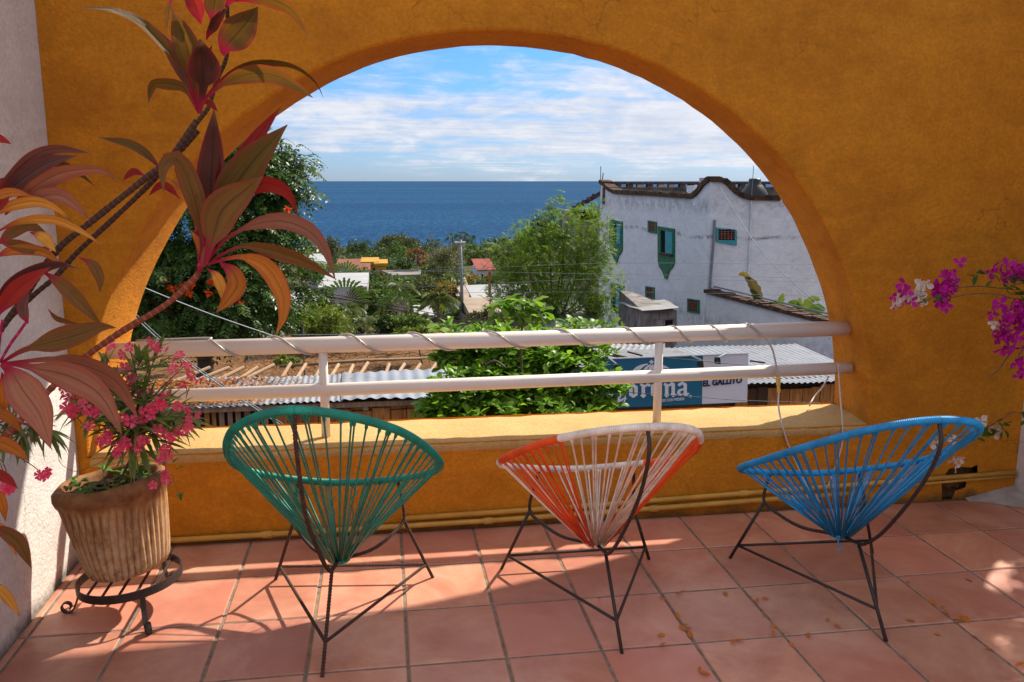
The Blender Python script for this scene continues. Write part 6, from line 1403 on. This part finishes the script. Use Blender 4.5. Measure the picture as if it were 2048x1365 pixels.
def left_shed():
    Y = 13.0; Yb = 15.4; x0, x1 = at(150, 812, Y).x, at(1020, 780, Y).x; zf, zk = at(640, 798, Y).z, at(640, 750, Yb).z
    t = thing('shed', 'tin roofed shed of brown planks and pickets below the left of the arch', 'shed', ((x0 + x1) / 2, Y, gz(Y))); o = t.location
    xm = at(690, 790, Y).x
    corrugated(t, (x0, Y - .25, zf), (xm, Y - .25, zf + .01), (x0 - .2, Yb, zk), (xm - .1, Yb, zk), .095, .012, M['tin'])
    corrugated(t, (xm - .05, Y - .25, zf + .03), (x1, Y - .25, zf + .03), (xm - .15, Yb, zk + .03), (x1 + .2, Yb, zk + .03), .19, .014, M['tin'])
    MB(o).box((x0, Y - .16, zf - .11), (x1, Y - .08, zf - .035)).build('beam', M['old_wood'], t)
    for x in (423, 455, 485, 517, 549, 580, 612, 642, 675, 706, 735, 773, 808, 840, 872):
        p = at(x + random.uniform(-6, 6), 728 + random.uniform(-3, 3) + (6 if x < 520 else 0), Yb + .55); q = Vector((p.x - .30 * random.uniform(.5, 1.2) * (1.6 if x < 560 else .5), Yb - .05, zk - .05)); MB(o).tube([q - Vector((0, .4, .03)), q, p], [.035, .035, .032], 7).build('rafter', M['pole'], t)
    zb = gz(Y); rnd = random.Random(3); x = at(560, 830, Y).x
    xe = at(1010, 830, Y).x
    zm = at(640, 824, Y).z
    while x < xe:      # two rows of planks
        w = rnd.uniform(.12, .24); d = rnd.uniform(0, .025)
        MB(o).box((x, Y - .02 - d, zm + .01), (x + w - .012, Y + .01 - d, zf - .115)).build('plank', M['plank'], t); x += w
    x = at(552, 830, Y).x
    while x < xe:
        w = rnd.uniform(.16, .30); d = rnd.uniform(0, .03); MB(o).box((x, Y - .045 - d, zb), (x + w - .012, Y - .015 - d, zm + .02 + rnd.uniform(-.03, .03))).build('plank', M['plank'], t); x += w
    MB(o).box((at(726, 810, Y).x, Y - .08, at(726, 819, Y).z), (at(737, 810, Y).x, Y - .055, at(726, 805, Y).z)).build('patch', M['cement'], t)
    x = at(220, 840, Y).x
    while x < at(556, 840, Y).x:        # pickets with dark gaps
        w = rnd.uniform(.055, .095); MB(o).box((x, Y - .05, zb), (x + w, Y - .02, zf - .115 + rnd.uniform(-.03, 0))).build('picket', M['old_wood' if rnd.random() < .7 else 'plank'], t); x += w + rnd.uniform(.035, .075)
    MB(o).box((at(215, 840, Y).x, Y + 1.4, zb), (xe, Y + 1.5, zf - .1)).build('back_wall', M['dark_wood'], t)
    MB(o).box((at(220, 840, Y).x, Y - .012, at(450, 868, Y).z), (at(556, 840, Y).x, Y + .03, at(450, 862, Y).z)).build('rail', M['dark_wood'], t)
    g = np.random.default_rng(9); n = 4200; u = g.beta(1.1, 2.3, n); v = g.random(n) ** 1.2
    X = x0 + (at(560, 770, Y).x - x0) * (u * 1.15); P = np.c_[X, Y - .2 + (Yb - Y) * v, zf + (zk - zf) * v + .02 + g.random(n) * .03]; litter('leaf_litter', P, .085, t, 10)
    n = 130; X = g.uniform(x0, xm + .3, n); v = g.random(n); litter('leaf_litter', np.c_[X, Y - .2 + (Yb - Y) * v, zf + (zk - zf) * v + .02], .05, t, 11)
left_shed()
def yard():
    g = np.random.default_rng(12); n = 7000; Y = g.uniform(17, 37, n); X = np.array([at(600, 720, y).x for y in Y]) + g.normal(0, 1, n) * Y * .09; P = np.c_[X, Y, [gz(y) + .03 for y in Y]]
    o = litter('leaf_litter', P, .11, None, 13); tag(o, 'dry brown leaf litter over the yard behind the shed', 'leaf litter')
    Yw = 37; a, b = at(330, 712, Yw), at(700, 700, Yw); t = thing('concrete_wall', 'low pale concrete wall at the back of the leaf strewn yard', 'wall', (a.x, Yw, gz(Yw)))
    MB(t.location).box((a.x, Yw, gz(Yw) - .3), (b.x, Yw + .2, at(500, 692, Yw).z)).build('wall_body', M['cement'], t)
    for k in range(8):
        x = a.x + (b.x - a.x) * k / 7; MB(t.location).tube([(x, Yw + .1, gz(Yw)), (x, Yw + .1, at(500, 668, Yw).z)], .03, 5).build('post', M['dark_wood'], t)
    for z in (672, 680, 687): MB(t.location).tube([(a.x, Yw + .1, at(500, z, Yw).z), (b.x, Yw + .1, at(500, z, Yw).z)], .008, 4).build('wire', M['pvc'], t)
    t = thing('wooden_crate', 'tilted grey slatted wooden crate lying by the yard wall', 'crate', at(510, 724, 29)); o = t.location; ex = Vector((.95, .1, .12)).normalized(); ey = Vector((.25, .4, .9)).normalized()
    for k in range(7):
        p = at(486, 726, 29) + ex * (.13 * k); MB(o).hexa([p, p + ex * .10, p + ex * .10 + Vector((0, .03, 0)), p + Vector((0, .03, 0))] + [q + ey * .62 for q in (p, p + ex * .10, p + ex * .10 + Vector((0, .03, 0)), p + Vector((0, .03, 0)))]).build('slat', M['old_wood'], t)
    for k in (0.08, .5):
        p = at(486, 726, 29) + ey * k + Vector((0, .035, 0)); MB(o).tube([p, p + ex * .9], .02, 5).build('batten', M['old_wood'], t)
    for i, (x, y, Yy) in enumerate(((600, 728, 26), (668, 722, 27), (745, 716, 28), (820, 712, 28.5))):
        pass
    Yl = 24; a, b = at(560, 733, Yl), at(870, 716, Yl + 3); tag(MB().tube([a, (a + b) / 2 + Vector((0, 0, .04)), b], [.045, .05, .035], 8).build('log', M['old_wood'], None, True), 'long weathered log lying at the edge of the leaf strewn yard', 'log')
    rnd = random.Random(4); b = MB()
    for k in range(60):
        p = at(rnd.uniform(640, 850), rnd.uniform(690, 722), 30); d = Vector((rnd.gauss(0, 1), rnd.gauss(0, .5), rnd.gauss(.15, .25))) * rnd.uniform(.2, .6); b.tube([p, p + d], .012, 4)
    tag(b.build('twig_pile', M['dark_wood']), 'tangled heap of dry twigs on the yard behind the shed', 'twig pile', None, 'stuff')
yard()

# ------------------------------------------------------------------ the cantina on the right with its signboard
M['sign_blue'] = flat('sign_blue', (.010, .135, .235), .4, .12, 2, .4); M['sign_white'] = flat('sign_white', (.66, .65, .70), .5, .04, 2, .3); M['navy'] = flat('navy_print', (.012, .02, .085), .5, .05, 4); M['print_white'] = flat('white_print', (.72, .72, .76), .5, .03, 4); M['lamp_black'] = flat('black_lamp', (.012, .012, .012), .4, .2, 10)
def cantina():
    Y = 14.4; Yb = 19.0; xa, xb = at(1150, 760, Y).x, at(1745, 748, Y).x; zf = at(1600, 757, Y).z
    t = thing('cantina', 'plank walled cantina with a grey sheet roof behind the blue sign', 'shack', ((xa + xb) / 2, Y, gz(Y))); o = t.location; zb = gz(Y)
    zk = at(1400, 694, Yb).z
    corrugated(t, (at(1440, 757, Y).x, Y - .3, zf), (xb, Y - .3, zf), (at(1440, 757, Y).x, Yb, zk), (xb + .8, Yb, zk), .11, .013, M['tin'])
    corrugated(t, (xa, Y - .1, zf + .36), (at(1480, 757, Y).x, Y - .1, zf + .34), (xa + .4, Yb, zk + .03), (at(1480, 757, Y).x, Yb, zk + .03), .14, .010, M['tin2'])
    corrugated(t, at(1120, 712, 17.5), at(1330, 708, 17.5), at(1150, 690, 19.5), at(1330, 688, 19.5), .15, .012, M['tin'])
    rnd = random.Random(6); x = at(1470, 780, Y).x
    while x < xb:
        w = rnd.uniform(.16, .27); d = rnd.uniform(0, .03); MB(o).box((x, Y - .03 - d, zb), (x + w - .014, Y - d, zf - .10 - rnd.uniform(0, .10))).build('plank', M['plank'] if rnd.random() < .75 else M['dark_wood'], t); x += w
    MB(o).box((xa, Y + .15, zb), (xb, Y + .25, zf - .03)).build('back_wall', M['dark_wood'], t)
    for (x, y, x2, y2, Yq) in ((1210, 705, 1255, 716, 15.8), (1255, 704, 1285, 712, 16.0), (1215, 710, 1240, 715, 15.6), (1500, 722, 1530, 726, 15.2)):
        MB(o).tube([at(x, y, Yq), at(x2, y2, Yq)], .018, 5).build('stick', M['dark_wood'], t)
    return t
cantina()
SY = 13.7
def sp(px, py, off=0.0): return at(px, py, SY - off)
def cpoly(par, pts, mat, off=.004, name='lettering', th=.006):
    return MB(par.location).prism([sp(x, y, off) for x, y in pts], (0, -th, 0)).build(name, mat, par)
def Z(pts): return [(1180 + x / 6.0235, 700 + y / 6.0235) for x, y in pts]    # from the enlarged view of the sign
def sign():
    t = thing('signboard', 'blue and white beer advertising signboard of the cantina', 'sign', sp(1340, 815)); o = t.location
    MB(o).prism([sp(1186, 719.5), sp(1405.5, 711.8), sp(1403.5, 808.5), sp(1208, 817.5)], (0, .07, 0)).build('blue_panel', M['sign_blue'], t)
    MB(o).prism([sp(1406, 711.8), sp(1497, 707.3), sp(1494, 804.5), sp(1404, 808.5)], (0, .07, 0)).build('white_panel', M['sign_white'], t)
    b = MB(o).tube([sp(1186, 719, .01), sp(1497, 706.8, .01)], .014, 5); b.build('edge', M['print_white'], t)
    W = M['print_white']
    # crown
    cpoly(t, Z([(518, 240), (560, 205), (620, 178), (690, 165), (700, 178), (670, 186), (640, 205), (610, 235), (590, 245), (560, 240), (540, 255), (522, 252)]), W)
    cpoly(t, Z([(640, 240), (672, 205), (700, 186), (716, 176), (722, 196), (700, 215), (690, 240)]), W)
    cpoly(t, Z([(712, 215), (722, 180), (732, 172), (752, 172), (764, 180), (776, 215), (790, 232), (750, 242), (744, 228), (730, 240), (700, 238)]), W)
    cpoly(t, Z([(730, 122), (748, 122), (748, 138), (766, 138), (766, 154), (750, 156), (752, 168), (730, 168), (730, 156), (714, 154), (714, 138), (730, 138)]), W)
    cpoly(t, Z([(790, 165), (860, 175), (910, 195), (960, 225), (940, 228), (920, 222), (880, 228), (840, 235), (800, 205)]), W)
    cpoly(t, Z([(736, 172), (746, 172), (748, 186), (734, 186)]), M['lattice'], .012)
    # blackletter word: C o r o n a
    cpoly(t, Z([(300, 395), (255, 430), (232, 480), (226, 540), (232, 590), (250, 618), (290, 635), (340, 636), (385, 618), (408, 596), (402, 628), (386, 640), (384, 656), (396, 668), (412, 668), (424, 656), (424, 600), (448, 588), (430, 580), (434, 540), (418, 552), (412, 576), (380, 592), (352, 594), (376, 560), (384, 520), (372, 512), (356, 560), (322, 590), (296, 588), (278, 560), (270, 500), (280, 450), (310, 415)]), W)
    cpoly(t, Z([(470, 435), (520, 400), (552, 428), (574, 440), (574, 545), (520, 582), (470, 548)]), W, .004)
    cpoly(t, Z([(516, 440), (532, 450), (532, 540), (516, 528)]), M['sign_blue'], .0115, 'lettering', .003)
    cpoly(t, Z([(600, 425), (618, 402), (662, 425), (662, 538), (678, 552), (640, 584), (606, 552), (620, 536), (620, 445)]), W)
    cpoly(t, Z([(662, 425), (690, 402), (735, 418), (716, 446), (690, 436), (664, 452)]), W)
    cpoly(t, Z([(732, 430), (785, 395), (815, 422), (838, 436), (838, 540), (785, 576), (732, 545)]), W)
    cpoly(t, Z([(778, 436), (794, 446), (794, 534), (778, 522)]), M['sign_blue'], .0115, 'lettering', .003)
    cpoly(t, Z([(884, 420), (900, 396), (944, 420), (944, 530), (958, 545), (922, 576), (890, 545), (902, 530), (902, 440)]), W)
    cpoly(t, Z([(944, 420), (985, 386), (1022, 408), (1022, 522), (1040, 540), (1002, 572), (966, 542), (980, 522), (980, 430), (944, 446)]), W)
    cpoly(t, Z([(1060, 410), (1112, 382), (1166, 410), (1166, 515), (1196, 522), (1176, 552), (1140, 556), (1126, 538), (1086, 558), (1046, 532), (1050, 500), (1072, 478), (1126, 462), (1126, 428), (1104, 420), (1082, 440), (1056, 432)]), W)
    cpoly(t, Z([(1090, 500), (1126, 486), (1126, 522), (1104, 534), (1090, 522)]), M['sign_blue'], .0115, 'lettering', .003)
    cc = [(1208 + 18 * math.cos(a), 560 + 18 * math.sin(a)) for a in np.linspace(0, 6.283, 17)[:-1]]
    cpoly(t, Z(cc), W); cpoly(t, Z([(1208 + 12 * math.cos(a), 560 + 12 * math.sin(a)) for a in np.linspace(0, 6.283, 13)[:-1]]), M['sign_blue'], .0115, 'lettering', .003)
    cpoly(t, Z([(1202, 554), (1214, 554), (1216, 566), (1200, 566)]), W, .015, 'lettering', .003)
    def text(s, px, py, size_px, width_px, slope, mat, bold):
        cu = bpy.data.curves.new('lettering', 'FONT'); cu.body = s; cu.size = 1.0; cu.offset = bold; cu.extrude = .012
        ob = bpy.data.objects.new('lettering', cu); COL.objects.link(ob); bpy.context.view_layer.update()
        me = bpy.data.meshes.new_from_object(ob.evaluated_get(bpy.context.evaluated_depsgraph_get())); COL.objects.unlink(ob); bpy.data.objects.remove(ob)
        co = np.empty(len(me.vertices) * 3); me.vertices.foreach_get('co', co); co = co.reshape(-1, 3); w = co[:, 0].max() - co[:, 0].min(); h = .70
        m_ = mpp(SY); co[:, 0] = (co[:, 0] - co[:, 0].min()) / w * width_px * m_; co[:, 1] = co[:, 1] / h * size_px * m_; co[:, 1] += co[:, 0] * slope; co[:, 2] *= .5
        me.vertices.foreach_set('co', co.ravel()); me.update(); me.materials.append(mat)
        x = bpy.data.objects.new('lettering', me); COL.objects.link(x); x.parent = t; x.location = sp(px, py, .012) - t.location; x.rotation_euler = (math.pi / 2, 0, 0)
    text('EL GALLITO', 1405.8, 773.2, 12.5, 86.5, .062, M['navy'], .035)
    text('DISFRUTA DO CON MEDIDA'[9:], 1324, 804.3, 5.6, 49, .05, W, .012)
    for k, (x0, y0, x1, y1, hx, hy) in enumerate(((1219, 718, 1233, 729, 1232, 736), (1381, 711.5, 1403, 721.5, 1401, 728), (1452, 708, 1434, 717, 1435, 721))):
        l = thing('spotlight', ('leftmost black spotlight on an arm above the sign', 'middle black spotlight at the seam of the blue and white panels', 'black spotlight in front of the white sign panel')[k], 'spotlight', sp(x0, y0, .1), 'spotlights on the signboard')
        MB(l.location).tube([sp(x0, y0, .0), sp(x1, y1, .55)], .016, 6).build('arm', M['pvc'], l)
        c = sp(hx, hy, .55); MB(l.location).hexa([c + Vector(v) for v in ((-.04, -.03, -.05), (.05, -.03, -.06), (.05, .05, -.04), (-.04, .05, -.04), (-.035, -.02, .05), (.035, -.02, .05), (.035, .04, .05), (-.035, .04, .05))]).build('lamp_head', M['lamp_black'], l)
sign()

# ------------------------------------------------------------------ houses between here and the sea
M['hwhite'] = flat('house_white', (.34, .335, .33), .85, .12, .6, .2, .1, 'world'); M['hyellow'] = flat('house_yellow', (.42, .22, .03), .85, .15, .6, .2, .1, 'world'); M['terracotta'] = flat('terracotta_roof', (.20, .075, .045), .85, .3, 1.2, .2, .3, 'world'); M['redroof'] = flat('red_roof', (.25, .04, .025), .7, .15, 1, .3, .1, 'world'); M['greyroof'] = flat('grey_roof', (.20, .175, .155), .9, .35, .8, .2, .3, 'world'); M['tanroof'] = flat('tan_roof', (.30, .225, .165), .85, .25, .9, .2, .3, 'world'); M['peach'] = flat('peach_wall', (.50, .29, .17), .85, .15, .8, .2, .1, 'world'); M['blueish'] = flat('pale_blue_wall', (.45, .52, .60), .85, .1, .8, .2, .1, 'world')
def house(name, label, px0, px1, pt, pe, Y, depth, wm, rm, wins=2, roof='flat', eave=.25, cat='house'):
    """pt: ridge/roof top row, pe: eave row in the photograph"""
    a, b = at(px0, pe, Y), at(px1, pe, Y); ze = a.z; zt = at(px0, pt, Y).z; g0 = gz(Y + depth / 2) - 1.2
    t = thing(name, label, cat, (a.x, Y, gz(Y))); o = t.location; x0, x1 = a.x, b.x
    MB(o).box((x0 + eave, Y, g0), (x1 - eave, Y + depth, ze)).build('wall', M[wm], t)
    if roof == 'flat':
        MB(o).box((x0, Y - eave, ze + .002), (x1, Y + depth + eave, zt)).build('roof', M[rm], t)
    elif roof == 'shed':
        zt2 = zt
        MB(o).hexa([Vector(p) for p in ((x0, Y - eave, ze), (x1, Y - eave, ze), (x1, Y + depth, zt2 - .06), (x0, Y + depth, zt2 - .06), (x0, Y - eave, ze + .09), (x1, Y - eave, ze + .09), (x1, Y + depth, zt2 + .03), (x0, Y + depth, zt2 + .03))]).build('roof', M[rm], t)
    else:
        ym = Y + depth / 2; MB(o).add([(x0, Y - eave, ze), (x1, Y - eave, ze), (x1, Y + depth + eave, ze), (x0, Y + depth + eave, ze), (x0 + .2, ym, zt), (x1 - .2, ym, zt)], [(0, 1, 5, 4), (2, 3, 4, 5), (1, 2, 5), (3, 0, 4), (0, 3, 2, 1)]).build('roof', M[rm], t)
    for k in range(wins):
        xw = x0 + (x1 - x0) * (k + .7) / (wins + .4); ww = min(1.1, (x1 - x0) * .12); h = min(1.2, (ze - g0) * .3)
        w = MB(o).box((xw - ww / 2, Y - .05, ze - .5 - h), (xw + ww / 2, Y - .002, ze - .5)).build('window', M['hwhite' if wm != 'hwhite' else 'greyroof'], t)
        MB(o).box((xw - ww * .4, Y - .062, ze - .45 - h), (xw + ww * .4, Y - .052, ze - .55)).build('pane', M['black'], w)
    return t
house('flat_roof_house', 'white flat roofed house behind the first pale palm', 637, 735, 574, 596, 62, 9, 'hwhite', 'hwhite', 3)
house('pale_house', 'pale house with a light roof at the right edge of the flowering tree', 612, 650, 518, 530, 135, 9, 'hwhite', 'hwhite', 2, 'shed')
house('tiled_house', 'white house with terracotta roof left of the yellow house', 672, 722, 527, 533, 150, 8, 'hwhite', 'terracotta', 4, 'shed')
house('tiled_house', 'long low terracotta roof below the yellow house', 694, 740, 540, 551, 118, 9, 'peach', 'terracotta', 2, 'shed')
house('yellow_house', 'bright yellow house with a stepped parapet', 721, 758, 524, 530, 142, 8, 'hyellow', 'hyellow', 2)
house('yellow_annex', 'lower yellow annex right of the yellow house', 748, 776, 527, 532, 140, 7, 'hyellow', 'hyellow', 1)
def roof_on_posts():
    Y = 92; t = thing('concrete_shelter', 'unfinished grey concrete roof on posts among the trees', 'shelter', (at(765, 560, Y).x, Y, gz(Y))); o = t.location
    MB(o).hexa([at(785, 556, Y), at(842, 553, Y), at(842, 545, Y + 9), at(764, 545, Y + 9), at(785, 551, Y), at(842, 549, Y), at(842, 540.5, Y + 9), at(762, 541, Y + 9)]).build('roof', M['greyroof'], t)
    for x in (790, 812, 838): MB(o).box((at(x, 560, Y).x, Y + .3, gz(Y) - .3), (at(x, 560, Y).x + .4, Y + .7, at(x, 556, Y).z)).build('post', M['cement'], t)
    MB(o).box((at(788, 560, Y).x, Y + 6, gz(Y) - .3), (at(842, 560, Y).x, Y + 6.2, at(800, 552, Y).z)).build('back_wall', M['block'], t)
roof_on_posts()
house('red_roof_house', 'small pale blue house with a red roof right of the light pole', 953, 992, 528, 541, 112, 7, 'blueish', 'redroof', 2, 'shed')
house('tan_roof_house', 'grey house with a tan roof just right of the light pole', 898, 946, 575, 594, 70, 7, 'blueish', 'tanroof', 1, 'shed')
house('concrete_house', 'unfinished grey concrete house under the dark glossy tree', 927, 985, 595, 602, 58, 6, 'block', 'tanroof', 3)
house('white_roof_house', 'house with a long whitish roof at the foot of the feathery tree', 958, 1100, 606, 626, 46, 8, 'greyroof', 'hwhite', 2, 'shed')
house('tan_roof_shed', 'low tan roofed shed right of the light pole base', 937, 1000, 618, 628, 42, 4, 'cement', 'tanroof', 2, 'shed')
house('small_house', 'tiny white house with a barred window between the palms', 830, 868, 630, 636, 52, 4, 'hwhite', 'hwhite', 2)
house('white_roof_shed', 'white sheet roof glimpsed under the feathery tree', 1095, 1210, 640, 662, 27, 5, 'greyroof', 'tin2', 1, 'shed')
house('white_house', 'white house glimpsed through the lower leaves of the flowering tree', 360, 420, 628, 634, 38, 4, 'hwhite', 'hwhite', 1)
house('white_house', 'white house at the right foot of the flowering tree', 470, 600, 612, 620, 40, 4, 'hwhite', 'hwhite', 3)
house('shore_house', 'little white house on the shore under the dome shaped tree', 762, 775, 497, 501, 330, 6, 'hwhite', 'hwhite', 1)
house('shore_house', 'brownish little house on the shore behind the dark palm', 1016, 1032, 480, 487, 300, 6, 'peach', 'terracotta', 2, 'hip')
t = thing('boundary_wall', 'grey block wall climbing behind the base of the light pole', 'wall', at(922, 660, 43))
MB(t.location).hexa([at(920, 700, 44), at(960, 700, 40), at(960, 700, 40.3), at(920, 700, 44.3), at(918, 618, 44), at(945, 650, 40), at(945, 650, 40.3), at(918, 618, 44.3)]).build('wall_body', M['block'], t)
def light_pole():
    Y = 45; p = at(921, 480, Y); t = thing('light_pole', 'tall grey street light pole above the gardens', 'street light', (p.x, Y, gz(Y))); o = t.location
    MB(o).tube([(p.x + .06, Y, gz(Y) - .1), (p.x, Y, p.z)], [.10, .065], 10).build('pole', M['pvc'], t, True)
    for s in (-.16, .12):
        c = at(921, 485, Y) + Vector((s, 0, 0)); MB(o).box((c.x - .14, Y - .08, c.z - .03), (c.x + .14, Y + .08, c.z + .03)).build('lamp_head', M['sign_white'], t)
light_pole()
def post(name, label, px, py0, py1, Y, w, mat):
    p = at(px, py0, Y); t = thing(name, label, 'post', (p.x, Y, gz(Y))); h = w * mpp(Y) / 2; MB(t.location).box((p.x - h, Y - h, gz(Y) - .1), (p.x + h, Y + h, p.z)).build('shaft', mat, t)
    MB(t.location).box((p.x - h * 1.15, Y - h * 1.15, p.z + .001), (p.x + h * 1.15, Y + h * 1.15, p.z + h * .4)).build('cap', mat, t)
post('red_post', 'red painted column rising from the concrete house', 979, 543, 606, 50, 5, M['redroof'])
post('utility_post', 'grey utility post before the red leaved tree', 832, 512, 540, 120, 3.5, M['block'])
post('utility_post', 'dark wooden post before the white flat roofed house', 652, 578, 645, 46, 3.5, M['dark_wood'])
post('wooden_post', 'taller of the two brown wooden posts between the palms', 764, 614, 660, 43, 3, M['dark_wood'])
post('wooden_post', 'shorter orange brown wooden post between the palms', 775, 630, 660, 43, 3, M['peach'])
post('grey_post', 'thin grey post standing in the yard behind the left shed', 605, 652, 742, 20, 3.2, M['pvc'])

# ------------------------------------------------------------------ overhead wires
WIRES = [([(120, 668, 17), (540, 670, 18), (1300, 668, 20)], .012, 'thick black wire level with the top rail at the left', 'pvc'), ([(150, 512, 14), (266, 566, 14), (420, 628, 14), (570, 680, 14), (620, 700, 14)], .007, 'pale wire slanting down across the flowering tree', 'sign_white'),
         ([(200, 560, 10.5), (281, 646, 10.5), (361, 716, 10.5), (443, 773, 10.5), (566, 854, 10.5)], .008, 'dark cable slanting steeply behind the railing at the left', 'pvc'), ([(208, 560, 10.6), (289, 646, 10.6), (369, 716, 10.6), (451, 773, 10.6), (574, 854, 10.6)], .005, 'thin companion cable slanting steeply behind the railing', 'pvc'),
         ([(200, 480, 22), (485, 558, 22), (735, 608, 22), (920, 643, 22), (1100, 664, 22)], .014, 'lower of the two black wires falling to the right past the palms', 'lamp_black'), ([(200, 474, 22.3), (485, 553, 22.3), (735, 602, 22.3), (920, 636, 22.3), (1100, 656, 22.3)], .010, 'upper of the two black wires falling to the right past the palms', 'lamp_black'),
         ([(150, 527, 21), (700, 545, 21), (1220, 527, 21), (1720, 531, 21)], .005, 'highest thin wire crossing the white building', 'pvc'), ([(150, 540, 21.3), (860, 543, 21.3), (1233, 549, 21.3), (1720, 558, 21.3)], .005, 'second thin wire crossing the white building', 'pvc'), ([(150, 532, 21.6), (657, 562, 21.6), (860, 573, 21.6), (1227, 558, 21.6), (1720, 566, 21.6)], .005, 'third thin wire crossing the white building', 'pvc'),
         ([(860, 586, 23), (1312, 585, 23), (1720, 596, 23)], .004, 'lowest thin wire before the small grilled window', 'pvc'), ([(1436, 371, 29.2), (1520, 500, 26), (1600, 578, 23), (1660, 622, 20)], .010, 'dark cable swinging down from the parapet of the white building', 'pvc'), ([(1438, 371, 29.2), (1530, 515, 26), (1605, 590, 23), (1665, 632, 20)], .006, 'thin cable hanging just under the one from the parapet', 'pvc'),
         ([(1330, 716, 12.5), (1400, 722, 12.5), (1500, 731, 12.5), (1680, 740, 12.5)], .005, 'thin wire across the top of the signboard', 'lamp_black'), ([(1180, 780, 12.6), (1300, 788, 12.6), (1400, 795, 12.6), (1500, 802, 12.6), (1690, 808, 12.6)], .005, 'thin wire across the foot of the signboard', 'lamp_black')]
for P, r, lab, mt in WIRES: tag(MB().tube(catmull([at(*p) for p in P], 8), r, 5).build('wire', M[mt], None, True), lab, 'wire', 'overhead wires')
